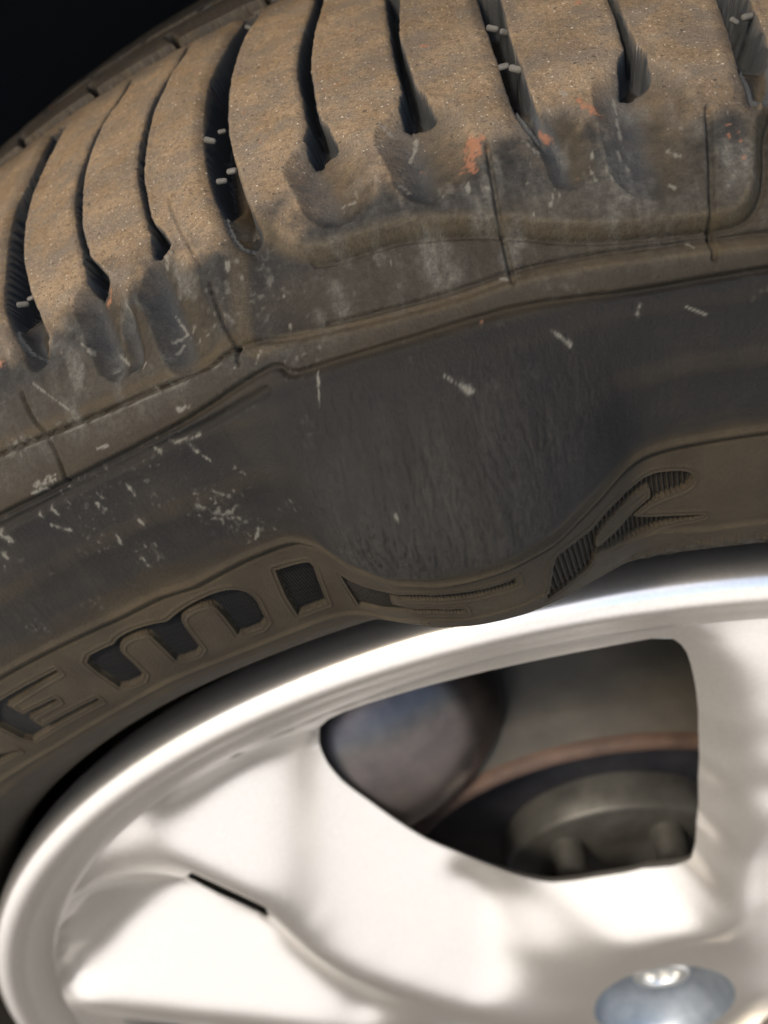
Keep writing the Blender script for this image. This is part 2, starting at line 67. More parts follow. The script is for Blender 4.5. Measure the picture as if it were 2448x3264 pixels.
WHEEL = json.loads('''{"window": [[-110.84, 160.24, 8.0], [-103.33, 170.22, 5.0], [-88.68, 176.93, 5.0], [-68.55, 184.93, 5.0], [-49.06, 191.01, 5.0], [-34.99, 194.22, 5.5], [-30.23, 189.52, 7.0], [-26.19, 180.35, 8.0], [-21.96, 168.49, 9.0], [-15.82, 146.25, 11.0], [-9.55, 121.0, 13.0], [-3.65, 94.86, 15.0], [-0.94, 75.75, 17.0], [-5.06, 66.54, 18.0], [-14.18, 61.51, 19.0], [-23.67, 57.04, 20.0], [-33.24, 51.55, 21.0], [-40.15, 47.78, 22.5], [-49.26, 48.3, 24.0], [-58.6, 51.69, 26.0], [-67.89, 55.34, 28.0], [-77.77, 58.89, 31.66], [-87.97, 69.72, 31.93], [-96.97, 80.98, 32.44], [-105.54, 92.29, 32.73], [-110.67, 102.0, 33.14], [-112.97, 109.28, 34.82], [-113.68, 113.93, 36.5]], "slit": [[-150.49, 98.98, 3.2], [-143.41, 90.96, 3.0], [-135.07, 81.55, 3.0], [-127.87, 72.95, 3.0], [-133.18, 29.15, 21.93], [-137.71, 32.48, 22.72], [-142.18, 35.8, 23.5], [-151.01, 41.98, 24.88], [-156.04, 46.1, 25.99], [-158.99, 49.13, 26.94]], "low": [[-190.06, -15.94, 6.0], [-177.02, -18.26, 5.0], [-160.79, -22.25, 4.5], [-139.61, -30.86, 4.5], [-145.95, -98.66, 22.0], [-177.52, -96.75, 22.0], [-198.24, -71.52, 18.0]], "relief": [[-148.59, 118.36, 5.77], [-144.36, 120.44, 9.39], [-144.6, 116.01, 7.01], [-144.85, 111.51, 4.63], [-140.08, 122.55, 13.04], [-140.31, 118.09, 10.68], [-140.54, 113.59, 8.3], [-140.76, 109.05, 5.89], [-140.99, 104.49, 3.45], [-135.76, 124.66, 16.74], [-135.96, 120.24, 14.36], [-136.17, 115.7, 12.0], [-136.38, 111.16, 9.59], [-136.59, 106.55, 7.17], [-136.8, 101.91, 4.71], [-131.57, 122.38, 18.1], [-131.76, 117.84, 15.73], [-131.95, 113.26, 13.34], [-132.13, 108.65, 10.92], [-132.32, 104.01, 8.46], [-132.51, 99.29, 6.0], [-132.71, 94.53, 3.5], [-127.14, 124.52, 21.89], [-127.3, 119.98, 19.52], [-127.47, 115.4, 17.13], [-127.63, 110.79, 14.7], [-127.8, 106.11, 12.27], [-127.97, 101.38, 9.8], [-128.14, 96.58, 7.32], [-128.31, 91.79, 4.79], [-122.98, 120.2, 24.61], [-123.11, 115.68, 22.14], [-123.25, 111.08, 19.66], [-123.38, 106.49, 17.13], [-123.52, 101.82, 14.59], [-123.65, 97.12, 12.02], [-123.8, 92.35, 9.44], [-123.94, 87.54, 6.84], [-124.08, 82.7, 4.19], [-118.75, 114.29, 28.37], [-118.87, 109.63, 25.84], [-118.98, 104.95, 23.28], [-119.1, 100.23, 20.69], [-119.22, 95.43, 18.09], [-119.34, 90.6, 15.46], [-119.45, 85.74, 12.8], [-119.57, 80.84, 10.11], [-119.7, 75.86, 7.4], [-114.44, 102.56, 30.17], [-114.54, 97.61, 27.61], [-114.64, 92.62, 25.02], [-114.75, 87.59, 22.39], [-114.85, 82.57, 19.71], [-114.95, 77.51, 16.99], [-115.05, 72.37, 14.25], [-115.15, 67.24, 11.46], [-115.26, 62.03, 8.66], [-109.7, 93.73, 29.87], [-109.78, 88.65, 27.24], [-109.86, 83.48, 24.61], [-109.94, 78.28, 21.93], [-110.02, 73.03, 19.22], [-110.1, 67.7, 16.5], [-110.19, 62.33, 13.73], [-110.27, 56.88, 10.95], [-110.35, 51.38, 8.13], [-104.77, 84.56, 29.53], [-104.82, 79.29, 26.86], [-104.87, 73.99, 24.16], [-104.93, 68.6, 21.44], [-104.98, 63.16, 18.68], [-105.04, 57.69, 15.88], [-105.09, 52.13, 13.06], [-105.15, 46.52, 10.2], [-105.21, 40.83, 7.32], [-99.62, 76.26, 28.47], [-99.65, 70.83, 25.77], [-99.68, 65.39, 23.01], [-99.7, 59.83, 20.25], [-99.73, 54.27, 17.43], [-99.75, 48.62, 14.58], [-99.78, 42.88, 11.72], [-99.81, 37.09, 8.81], [-94.31, 73.15, 30.12], [-94.31, 67.67, 27.38], [-94.3, 62.11, 24.62], [-94.3, 56.5, 21.82], [-94.29, 50.85, 18.97], [-94.29, 45.11, 16.11], [-94.28, 39.32, 13.2], [-94.28, 33.44, 10.27], [-94.27, 27.47, 7.31], [-88.84, 64.6, 28.94], [-88.81, 58.99, 26.14], [-88.77, 53.3, 23.32], [-88.74, 47.56, 20.45], [-88.7, 41.73, 17.57], [-88.66, 35.86, 14.64], [-88.63, 29.89, 11.68], [-88.59, 23.87, 8.69], [-83.29, 61.82, 30.34], [-83.22, 56.09, 27.55], [-83.15, 50.36, 24.69], [-83.08, 44.54, 21.81], [-83.01, 38.62, 18.9], [-82.94, 32.66, 15.95], [-82.86, 26.61, 12.98], [-82.79, 20.51, 9.96], [-77.51, 53.19, 28.95], [-77.41, 47.33, 26.1], [-77.3, 41.43, 23.2], [-77.2, 35.47, 20.26], [-77.09, 29.43, 17.29], [-76.98, 23.28, 14.29], [-76.87, 17.09, 11.25], [-76.77, 10.85, 8.16], [-71.55, 44.27, 27.53], [-71.41, 38.28, 24.61], [-71.27, 32.24, 21.65], [-71.12, 26.1, 18.66], [-70.98, 19.92, 15.62], [-70.83, 13.64, 12.56], [-70.68, 7.26, 9.46], [-65.57, 41.16, 28.97], [-65.39, 35.08, 26.04], [-65.21, 28.96, 23.05], [-65.03, 22.73, 20.04], [-64.85, 16.46, 16.98], [-64.66, 10.09, 13.9], [-64.47, 3.62, 10.78], [-59.25, 31.85, 27.48], [-59.04, 25.63, 24.48], [-58.81, 19.32, 21.45], [-58.59, 12.96, 18.37], [-58.36, 6.5, 15.25], [-58.13, -0.02, 12.09], [-189.15, 20.26, 7.17], [-183.01, 29.13, 12.52], [-183.42, 24.21, 10.01], [-183.83, 19.27, 7.46], [-176.96, 37.81, 17.84], [-177.33, 33.0, 15.35], [-177.71, 28.15, 12.84], [-178.1, 23.18, 10.33], [-178.49, 18.22, 7.78], [-171.71, 36.68, 18.26], [-172.07, 31.8, 15.78], [-172.42, 26.94, 13.25], [-172.78, 22.01, 10.71], [-173.15, 16.99, 8.16], [-166.11, 40.31, 21.18], [-166.43, 35.5, 18.69], [-166.76, 30.61, 16.2], [-167.1, 25.69, 13.68], [-167.43, 20.74, 11.13], [-167.76, 15.76, 8.55], [-160.8, 39.19, 21.61], [-161.11, 34.32, 19.13], [-161.41, 29.42, 16.62], [-161.72, 24.49, 14.09], [-162.04, 19.48, 11.55], [-162.34, 14.48, 8.95], [-162.67, 9.36, 6.37], [-155.45, 38.03, 22.05], [-155.74, 33.15, 19.57], [-156.02, 28.23, 17.05], [-156.31, 23.24, 14.52], [-156.6, 18.22, 11.96], [-156.89, 13.16, 9.37], [-157.18, 8.07, 6.75], [-150.33, 31.93, 20.02], [-150.59, 27.0, 17.49], [-150.85, 21.99, 14.95], [-151.11, 16.96, 12.37], [-151.38, 11.89, 9.77], [-151.65, 6.74, 7.16], [-144.87, 30.75, 20.45], [-145.11, 25.76, 17.93], [-145.34, 20.75, 15.37], [-145.58, 15.7, 12.79], [-145.82, 10.57, 10.19], [-146.07, 5.4, 7.56], [-139.59, 24.53, 18.37], [-139.8, 19.5, 15.8], [-140.01, 14.39, 13.22], [-140.23, 9.25, 10.61], [-140.44, 4.07, 7.97], [-134.21, 18.21, 16.24], [-134.39, 13.08, 13.65], [-134.58, 7.93, 11.02], [-134.78, 2.69, 8.39], [-128.57, 16.92, 16.69], [-128.73, 11.78, 14.08], [-128.9, 6.56, 11.46], [-129.06, 1.31, 8.81], [-129.23, -3.98, 6.12], [-123.02, 10.43, 14.52], [-123.16, 5.24, 11.87], [-123.3, -0.07, 9.22], [-123.44, -5.37, 6.53], [-117.37, 3.88, 12.3], [-117.49, -1.45, 9.64], [-117.6, -6.81, 6.95], [-111.65, -3.81, 10.43], [-111.74, -9.2, 7.71], [-105.8, -12.3, 8.74], [-99.76, -15.49, 9.81], [-99.79, -21.03, 7.01], [-13.89, 189.74, 3.0], [-9.13, 176.37, 3.0], [-4.27, 157.94, 3.0], [1.66, 137.21, 3.0], [10.11, 100.87, 3.0], [19.8, 71.68, 3.2], [22.35, 36.78, 4.0], [6.75, 39.1, 4.8], [-6.68, 31.1, 5.4], [40.02, -3.83, 4.4], [15.26, -42.07, 5.6], [-9.38, -43.31, 6.5], [50.69, -67.83, 5.0], [-19.39, 172.51, 6.0], [-12.54, 151.4, 7.5], [-6.73, 128.19, 8.6], [-1.81, 101.26, 10.0], [0.16, 80.12, 11.0], [-50.79, 30.68, 22.0], [-49.95, 16.53, 17.0], [-48.97, -0.12, 11.0], [-39.25, 36.72, 19.0], [-37.94, 17.77, 11.5], [-30.24, 46.2, 16.0], [-29.16, 34.48, 12.0], [-28.46, 15.82, 9.0], [-16.68, 52.1, 13.0], [-5.59, 58.16, 14.5], [-4.49, 53.76, 9.0], [-13.01, 44.09, 9.0], [0.73, 62.14, 8.0], [-31.55, -9.82, 8.0], [-194.72, 64.37, 9.0], [-184.82, 62.67, 14.0], [-202.69, 33.6, 8.0], [-198.89, 18.73, 11.0], [-176.67, 69.46, 15.0], [-167.8, 73.08, 16.0], [-190.59, -60.89, 16.0], [-209.15, -25.19, 9.0], [-31.02, 195.55, 4.6], [-24.73, 191.01, 3.4], [-21.28, 186.33, 3.2], [-17.83, 181.65, 3.0], [-16.17, 177.55, 3.0], [-14.51, 173.46, 3.0], [-12.85, 169.36, 3.0], [-11.4, 164.28, 3.0], [-9.95, 159.19, 3.0], [-8.5, 154.11, 3.0], [-7.49, 149.93, 3.0], [-6.48, 145.74, 3.0], [-5.46, 141.56, 3.0], [-4.45, 137.37, 3.0], [-3.54, 132.7, 3.0], [-2.64, 128.02, 3.0], [-1.73, 123.35, 3.0], [-0.83, 118.67, 3.0], [0.08, 114.0, 3.0], [0.6, 109.8, 3.0], [1.13, 105.61, 3.0], [1.65, 101.41, 3.0], [2.18, 97.22, 3.0], [2.7, 93.02, 3.0], [3.17, 88.78, 3.08], [3.63, 84.54, 3.16], [4.1, 80.3, 3.24], [4.56, 76.06, 3.32], [5.03, 71.82, 3.4], [4.03, 67.47, 3.73], [3.03, 63.12, 4.07], [2.03, 58.77, 4.4], [-0.92, 54.64, 4.67], [-3.86, 50.5, 4.93], [-6.81, 46.37, 5.2], [-10.08, 42.75, 5.47], [-13.34, 39.13, 5.73], [-16.61, 35.51, 6.0], [-17.48, 31.02, 6.15], [-18.34, 26.53, 6.3], [-19.2, 22.04, 6.45], [-20.07, 17.55, 6.6], [-19.6, 13.31, 6.67], [-19.13, 9.08, 6.73], [-18.66, 4.84, 6.8], [-18.19, 0.6, 6.87], [-17.72, -3.63, 6.93], [-17.25, -7.87, 7.0], [-162.61, 122.83, 2.2], [-155.98, 118.77, 1.7], [-152.3, 114.42, 1.65], [-148.62, 110.08, 1.6], [-145.84, 106.71, 1.6], [-143.07, 103.34, 1.6], [-140.3, 99.98, 1.6], [-137.52, 96.61, 1.6], [-134.54, 92.99, 1.6], [-131.55, 89.36, 1.6], [-128.56, 85.74, 1.6], [-125.58, 82.12, 1.6], [-124.11, 77.78, 1.65], [-122.64, 73.43, 1.7], [-121.18, 69.08, 1.75], [-119.71, 64.74, 1.8], [-118.46, 60.34, 1.9], [-117.22, 55.94, 2.0], [-115.97, 51.53, 2.1], [-114.72, 47.13, 2.2], [-112.22, 43.1, 2.35], [-109.71, 39.06, 2.5], [-107.2, 35.03, 2.65], [-104.7, 31.0, 2.8], [-101.91, 27.9, 2.92], [-99.13, 24.81, 3.04], [-96.34, 21.71, 3.16], [-93.56, 18.62, 3.28], [-90.77, 15.52, 3.4], [-87.61, 12.52, 3.5], [-84.45, 9.53, 3.6], [-81.29, 6.53, 3.7], [-78.13, 3.54, 3.8], [-74.98, 0.54, 3.9], [-71.82, -2.46, 4.0], [-68.66, -5.45, 4.1], [-65.5, -8.45, 4.2], [-62.38, -11.39, 4.29], [-59.26, -14.33, 4.38], [-56.13, -17.26, 4.47], [-53.01, -20.2, 4.56], [-49.89, -23.14, 4.64], [-46.77, -26.08, 4.73], [-43.64, -29.01, 4.82], [-40.52, -31.95, 4.91], [-37.4, -34.89, 5.0], [-164.42, 116.15, 2.6], [-160.74, 114.0, 2.3], [-157.06, 111.86, 2.0], [-153.32, 107.32, 1.9], [-149.58, 102.77, 1.8], [-146.76, 99.27, 1.8], [-143.93, 95.77, 1.8], [-141.11, 92.27, 1.8], [-138.28, 88.77, 1.8], [-135.24, 85.0, 1.8], [-132.2, 81.22, 1.8], [-129.15, 77.45, 1.8], [-126.11, 73.68, 1.8], [-124.77, 69.74, 1.85], [-123.42, 65.79, 1.9], [-122.08, 61.84, 1.95], [-120.74, 57.9, 2.0], [-119.67, 53.36, 2.1], [-118.6, 48.82, 2.2], [-117.52, 44.29, 2.3], [-116.45, 39.75, 2.4], [-114.43, 36.27, 2.52], [-112.4, 32.79, 2.64], [-110.38, 29.3, 2.76], [-108.35, 25.82, 2.88], [-106.33, 22.34, 3.0], [-103.34, 18.88, 3.12], [-100.34, 15.41, 3.24], [-97.35, 11.95, 3.36], [-94.35, 8.48, 3.48], [-91.36, 5.02, 3.6], [-88.4, 2.23, 3.69], [-85.43, -0.55, 3.78], [-82.47, -3.34, 3.87], [-79.51, -6.13, 3.96], [-76.54, -8.91, 4.04], [-73.58, -11.7, 4.13], [-70.62, -14.49, 4.22], [-67.65, -17.27, 4.31], [-64.69, -20.06, 4.4], [-210.74, 14.02, 4.0], [-206.49, 13.62, 3.62], [-202.24, 13.21, 3.25], [-198.0, 12.8, 2.88], [-193.75, 12.4, 2.5], [-189.7, 10.91, 2.38], [-185.66, 9.42, 2.25], [-181.62, 7.93, 2.12], [-177.57, 6.44, 2.0], [-173.77, 4.98, 2.0], [-169.98, 3.52, 2.0], [-166.18, 2.06, 2.0], [-162.38, 0.6, 2.0], [-158.59, -0.86, 2.0], [-154.79, -2.32, 2.0], [-151.0, -3.78, 2.0], [-147.2, -5.24, 2.0], [-143.2, -6.78, 2.0], [-139.19, -8.32, 2.0], [-135.19, -9.86, 2.0], [-131.18, -11.4, 2.0], [-127.18, -12.95, 2.0], [-123.18, -14.49, 2.0], [-119.17, -16.03, 2.0], [-115.17, -17.57, 2.0], [-111.83, -20.1, 2.2], [-108.49, -22.63, 2.4], [-105.14, -25.15, 2.6], [-101.8, -27.68, 2.8], [-98.46, -30.21, 3.0], [-213.89, 1.39, 5.0], [-209.56, 0.71, 4.65], [-205.24, 0.03, 4.3], [-200.91, -0.65, 3.95], [-196.58, -1.33, 3.6], [-192.26, -2.02, 3.25], [-187.93, -2.7, 2.9], [-183.61, -3.38, 2.55], [-179.28, -4.06, 2.2], [-175.41, -5.7, 2.2], [-171.55, -7.34, 2.2], [-167.68, -8.98, 2.2], [-163.82, -10.62, 2.2], [-159.95, -12.26, 2.2], [-156.08, -13.9, 2.2], [-152.22, -15.54, 2.2], [-148.35, -17.18, 2.2], [-144.25, -18.68, 2.2], [-140.14, -20.18, 2.2], [-136.04, -21.68, 2.2], [-131.94, -23.18, 2.2], [-127.83, -24.69, 2.2], [-123.73, -26.19, 2.2], [-119.62, -27.69, 2.2], [-115.52, -29.19, 2.2]], "lug": [8.12, -4.37, 24.56]}''')

# ------------------------------------------------------------------ small maths helpers
def smooth(x, lo, hi):
    t = np.clip((x - lo) / (hi - lo), 0, 1)
    return t * t * (3 - 2 * t)

def vnoise(A, S, fa, fs, seed):
    """smooth value noise, -1..1; fa, fs = cell size in mm"""
    rng = np.random.RandomState(seed)
    T = rng.rand(257, 257) * 2 - 1
    u, v = A / fa + 1000.37, S / fs + 500.71
    i, j = np.floor(u).astype(int), np.floor(v).astype(int)
    f, g = u - i, v - j
    f, g = f * f * (3 - 2 * f), g * g * (3 - 2 * g)
    i0, i1, j0, j1 = i % 257, (i + 1) % 257, j % 257, (j + 1) % 257
    return (T[i0, j0] * (1 - f) + T[i1, j0] * f) * (1 - g) + (T[i0, j1] * (1 - f) + T[i1, j1] * f) * g

def fbm(A, S, fa, fs, seed, n=3):
    out, amp = 0, 1.0
    for k in range(n):
        out = out + amp * vnoise(A, S, fa / 2 ** k, fs / 2 ** k, seed + k)
        amp *= .55
    return out / (1.55 if n == 2 else 1.85 if n == 3 else 1)

def chaikin(P, n=2, closed=False):
    P = np.asarray(P, float)
    for _ in range(n):
        if closed:
            Q = np.roll(P, -1, 0)
            P = np.stack([.75 * P + .25 * Q, .25 * P + .75 * Q], 1).reshape(-1, 2)
        else:
            Q = np.stack([.75 * P[:-1] + .25 * P[1:], .25 * P[:-1] + .75 * P[1:]], 1).reshape(-1, 2)
            P = np.concatenate([P[:1], Q, P[-1:]])
    return P

# ------------------------------------------------------------------ tyre section, bulge, surface
SECTION = np.array([[220.0, 20.0], [222.0, 14.0], [225.0, 7.0], [230.0, 0.3], [237.5, -7.6], [246.5, -13.0], [256.0, -14.0], [266.0, -13.2], [278.0, -11.6], [289.0, -8.6], [296.0, -4.0], [301.5, 2.0], [306.0, 9.0], [310.0, 17.0], [313.3, 30.0], [316.5, 50.0], [318.2, 70.0], [318.8, 92.0], [318.2, 114.0], [316.5, 134.0], [313.3, 154.0], [310.0, 167.0], [306.0, 175.0], [301.5, 182.0], [296.0, 188.0], [289.0, 192.6], [278.0, 195.6], [266.0, 197.2], [256.0, 198.0], [246.5, 197.0], [237.5, 191.6], [230.0, 183.7]], float)

def catmull(P, n=40):
    Q = np.concatenate([[2 * P[0] - P[1]], P, [2 * P[-1] - P[-2]]])
    t = np.linspace(0, 1, n, endpoint=False)[:, None]
    out = []
    for i in range(1, len(Q) - 2):
        a, b, c, d = Q[i - 1], Q[i], Q[i + 1], Q[i + 2]
        out.append(.5 * (2 * b + (c - a) * t + (2 * a - 5 * b + 4 * c - d) * t ** 2 + (3 * b - a - 3 * c + d) * t ** 3))
    return np.concatenate(out + [P[-1:]])

DENSE = catmull(SECTION)
ARC = np.concatenate([[0], np.cumsum(np.linalg.norm(np.diff(DENSE, axis=0), axis=1))])
ARC -= ARC[np.argmin(np.hypot(DENSE[:, 0] - 246.5, DENSE[:, 1] + 13))] - 37.4
S_MIN, S_MAX = ARC[0], ARC[-1]
BULGE_A = ([-140, -134, -130, -125, -118.2, -110.5, -102.7, -97, -91.4, -83.5, -74.5, -69, -65, -60, -55.],
           np.array([0, .1, .4, 3.5, 11.6, 18, 20.8, 21.2, 20.6, 17, 8.8, 3.2, 1.0, .2, 0]) / 21.2)
BULGE_S = ([8, 20, 28, 37.2, 47, 57, 62, 66, 70, 75, 80, 86, 92, 98.],
           [0, .02, .12, .40, .76, 1., 1.04, 1.0, .86, .58, .3, .08, .01, 0])

def table(xy, lo, hi, k, n=800):
    X = np.linspace(lo, hi, n)
    Y = np.interp(X, *xy)
    w = np.hanning(k + 2)[1:-1]
    return X, np.convolve(np.pad(Y, k // 2, mode='edge'), w / w.sum(), 'valid')

TAB_A, TAB_S = table(BULGE_A, -150, -45, 51), table(BULGE_S, 0, 110, 41)

def bulge(A, S):
    return 21.2 * np.interp(A, *TAB_A) * np.interp(S, *TAB_S)

def tyre_point(A, S, H):
    th = A / 300.0
    r, y = np.interp(S, ARC, DENSE[:, 0]), np.interp(S, ARC, DENSE[:, 1])
    e = .3
    dr = np.interp(S + e, ARC, DENSE[:, 0]) - np.interp(S - e, ARC, DENSE[:, 0])
    dy = np.interp(S + e, ARC, DENSE[:, 1]) - np.interp(S - e, ARC, DENSE[:, 1])
    n = np.hypot(dr, dy) + 1e-9
    nr, ny = dy / n, -dr / n
    d = H + bulge(A, S)
    rr = r + nr * d
    return np.stack([rr * np.sin(th), y + ny * d, rr * np.cos(th)], -1)

# ------------------------------------------------------------------ relief of the tyre as a height map over (a, s)
class Patch:
    """one rectangular piece of the (a, s) sheet with its heights and its dirt masks"""
    def __init__(self, a, s):
        self.a, self.s = a, s
        self.A, self.S = np.meshgrid(a, s, indexing='ij')
        self.H = np.zeros_like(self.A)
        self.m = {k: np.zeros_like(self.A) for k in ('dust', 'grey', 'brick', 'chalk', 'tan', 'wall')}
        self.cut = np.zeros_like(self.A)
        self.letter = np.full(self.A.shape, -1, int)

    def box(self, P, pad):
        lo, hi = P.min(0) - pad, P.max(0) + pad
        i0, i1 = np.searchsorted(self.a, (lo[0], hi[0]))
        j0, j1 = np.searchsorted(self.s, (lo[1], hi[1]))
        return (slice(i0, i1), slice(j0, j1)) if i1 > i0 and j1 > j0 else None

    def dist(self, P, w, closed):
        """distance to a polyline (signed, negative inside, when closed)"""
        A, S = self.A[w], self.S[w]
        best = np.full(A.shape, 1e9)
        inside = np.zeros(A.shape, bool)
        n = len(P)
        for k in range(n if closed else n - 1):
            p, q = P[k], P[(k + 1) % n]
            d = q - p
            L = d @ d + 1e-12
            t = np.clip(((A - p[0]) * d[0] + (S - p[1]) * d[1]) / L, 0, 1)
            best = np.minimum(best, (A - p[0] - t * d[0]) ** 2 + (S - p[1] - t * d[1]) ** 2)
            if closed and p[1] != q[1]:
                c = ((p[1] > S) != (q[1] > S)) & (A < (q[0] - p[0]) * (S - p[1]) / (q[1] - p[1]) + p[0])
                inside ^= c
        best = np.sqrt(best)
        return np.where(inside, -best, best) if closed else best

GAPS = []
for kind, left, right in FEAT['gaps']:
    GAPS.append((kind, np.array(left), np.array(right)))
for src, shift in ((4, 85.0), (5, 85.0), (6, 85.0), (7, 85.0), (8, 85.0), (7, -167.0), (8, -165.0), (6, -168.0)):
    k, l, r = GAPS[src]
    GAPS.append((k, l + [shift, 0], r + [shift, 0]))

def gap_polygon(l, r):
    l, r = l.copy(), r.copy()
    return np.concatenate([chaikin(l, 1), chaikin(r, 1)[::-1]])

def gap_centre(l, r):
    """(s, a) table of a gap's centre line, extended past both ends"""
    s = np.linspace(min(l[:, 1].max(), r[:, 1].max()), max(l[:, 1].min(), r[:, 1].min()), 24)
    o1, o2 = np.argsort(l[:, 1]), np.argsort(r[:, 1])
    a = .5 * (np.interp(s, l[o1, 1], l[o1, 0]) + np.interp(s, r[o2, 1], r[o2, 0]))
    k0, k1 = (a[1] - a[0]) / (s[1] - s[0] + 1e-9), (a[-1] - a[-5]) / (s[-1] - s[-5] + 1e-9)
    s = np.concatenate([[s[0] + 60], s, [s[-1] - 40]])
    a = np.concatenate([[a[0] + 60 * np.clip(k0, -.6, .6)], a, [a[-1] - 40 * np.clip(k1, -.6, .6)]])
    return s[::-1], a[::-1]

B_LINE = np.array(FEAT['B'])
T_LINE = np.array(FEAT['T'])
T_RIGHT = np.array(FEAT['Tr'])
ROW_S = 187.0        # where the shoulder block row ends on the tread

def line(p, P, half, depth, pad=3.0, shape='v'):
    P = chaikin(P, 2)
    w = p.box(P, pad)
    if w is None:
        return
    d = p.dist(P, w, False)
    p.H[w] -= 1.7 * depth * np.clip(1 - (d / (2 * half)) ** 2, 0, 1)

def build_relief(p):
    A, S, m = p.A, p.S, p.m
    n_fine = fbm(A, S, 1.3, 1.3, 3)
    n_mid = fbm(A, S, 6, 6, 11)
    n_big = fbm(A, S, 22, 18, 17)
    ragged = .28 * fbm(A, S, 1.6, 1.6, 23, 2)
    # ---- base dirt: brown film on the tread, thin on the sidewall, brown again in the text band
    tread = smooth(S, 96, 112)
    worn = smooth(S + 6 * n_mid + 3 * n_fine, 104, 117)
    m['dust'] += .95 * worn * (1 - .30 * smooth(A + 8 * n_big, -112, -70) * smooth(n_mid, -.6, .5))
    m['grey'] += .35 * worn * smooth(A + 8 * n_big, -118, -75)
    m['grey'] += (.40 + .3 * n_mid) * smooth(S, 84, 90) * (1 - worn)
    m['tan'] += (.50 + .12 * n_big) * smooth(S + .8 * n_mid, 62.2 + 2.5 * smooth(-A, 118, 140), 59.2 - 2 * smooth(-A, 118, 140)) + (.05 + .16 * smooth(-A, 105, 150) * smooth(n_big + .5 * n_mid, -.5, .6)) * smooth(S, 90, 80)
    m['tan'] += .42 * smooth(-A, 118, 140) * smooth(S, 82.5, 84.5) * (1 - smooth(S, 97, 104))
    m['tan'] += .35 * smooth(-A, 140, 105) * smooth(S, 82.5, 84.5) * (1 - smooth(S, 97, 104))
    # ---- grooves and sipes between the tread blocks
    if p.s[-1] > 88:
        for kind, l, r in GAPS:
            P = gap_polygon(l, r)
            if P[:, 0].max() < p.a[0] or P[:, 0].min() > p.a[-1]:
                continue
            w = p.box(P, 5.0)
            if w is None:
                continue
            d0 = p.dist(P, w, True)
            d = d0 + ragged[w] * ((.18 if kind == 'wide' else .4) + (.25 if kind == 'wide' else 1.1) * smooth(S[w], P[:, 1].min() + 14, P[:, 1].min() + 6))
            k = 1 - smooth(d, -.32, .12)
            s0 = P[:, 1].min()
            if kind == 'wide':
                dep = 1.4 + 8.0 * smooth(S[w], s0 + 2, s0 + 22)
                k = np.where(S[w] < s0 + 8, 1 - smooth(d, -1.2, .5), k)
            else:
                dep = 7.0 + 0 * d
            p.H[w] -= dep * k
            p.cut[w] = np.maximum(p.cut[w], k)
            cs, cca = gap_centre(l, r)
            on_left = A[w] < np.interp(S[w], cs, cca)
            # trailing edges are worn round, leading edges stay crisp
            rnd = np.where(on_left & (S[w] > s0 - 2), np.clip(1 - d0 / (2.6 if kind == 'wide' else 1.3), 0, 1), 0) * (d0 > -.3)
            p.H[w] -= (1.0 if kind == 'wide' else .45) * rnd ** 2
            m['dust'][w] *= 1 - .75 * rnd * (.6 + .4 * n_mid[w])
            p.H[w] += .16 * np.exp(-((d0 - .6) / .6) ** 2) * ~on_left
            dk = 1 - smooth(d, .02, .35)
            m['wall'][w] = np.maximum(m['wall'][w], dk * (1 - smooth(-d, .25, .9)))
            m['dust'][w] *= 1 - .93 * dk
            m['grey'][w] *= 1 - .9 * dk
            m['dust'][w] = np.maximum(m['dust'][w], .55 * np.exp(-((d0 - .5) / .5) ** 2) * ~on_left * smooth(S[w], 96, 104))
        for P, half, dep in FEAT['gut']:
            P = chaikin(np.array(P), 2)
            w = p.box(P, 8)
            if w is None:
                continue
            d = p.dist(P, w, False)
            k = np.clip(1 - ((d + .5 * n_mid[w]) / (half * 1.5)) ** 2, 0, 1)
            p.H[w] -= 1.5 * dep * k
            o = np.argsort(P[:, 1])
            side = smooth(A[w] - np.interp(S[w], P[o, 1], P[o, 0]), -.7 * half, .3 * half)
            p.H[w] -= .9 * dep * k * (1 - side)
            m['tan'][w] = np.maximum(m['tan'][w], .75 * k ** .7 * side * (.8 + .4 * n_fine[w]))
            m['wall'][w] = np.maximum(m['wall'][w], .6 * k ** .6 * (1 - side))
            m['grey'][w] *= 1 - .7 * k
            m['dust'][w] *= 1 - .7 * k
        # the sunk band round the right hand block group, with its rounded tan step
        P = chaikin(np.array(FEAT['Z']), 2, True)
        w = p.box(P, 6)
        if w is not None:
            d = p.dist(P, w, True)
            soft = 1.25 + 3.2 * smooth(-A[w], 108, 120) * smooth(S[w], 112, 100)
            k = 1 - smooth(d, -soft, soft * .75)
            p.H[w] -= 2.3 * k + .8 * np.exp(-((d + 1.45) / .40) ** 2) * (soft < 1.5)
            m['tan'][w] = np.maximum(m['tan'][w], 1.25 * np.exp(-((d - .1) / 1.3) ** 2))
            m['grey'][w] *= 1 - .5 * k
            m['dust'][w] *= 1 - .85 * k
        for key, (P, half, dep) in FEAT['lines'].items():
            line(p, np.array(P), half, dep)
        # tan strip just above the left shoulder line
        P = chaikin(np.array(FEAT['lines']['C1'][0]), 2)
        w = p.box(P, 7)
        if w is not None:
            d = p.dist(P, w, False)
            above = S[w] > np.interp(A[w], P[:, 0], P[:, 1])
            k = np.exp(-((d - 1.6) / 1.6) ** 2) * above
            m['tan'][w] = np.maximum(m['tan'][w], .9 * k)
            m['grey'][w] *= 1 - .8 * k
            crust = np.exp(-((d - .55) / .28) ** 2) * ~above * smooth(n_fine[w] + .6 * n_mid[w], -.35, .2) * smooth(-A[w], 124, 130)
            m['chalk'][w] = np.maximum(m['chalk'][w], .5 * crust)
            p.H[w] += .35 * np.where(above, -np.exp(-(d / 1.5) ** 2), np.exp(-(d / .8) ** 2) * .6)
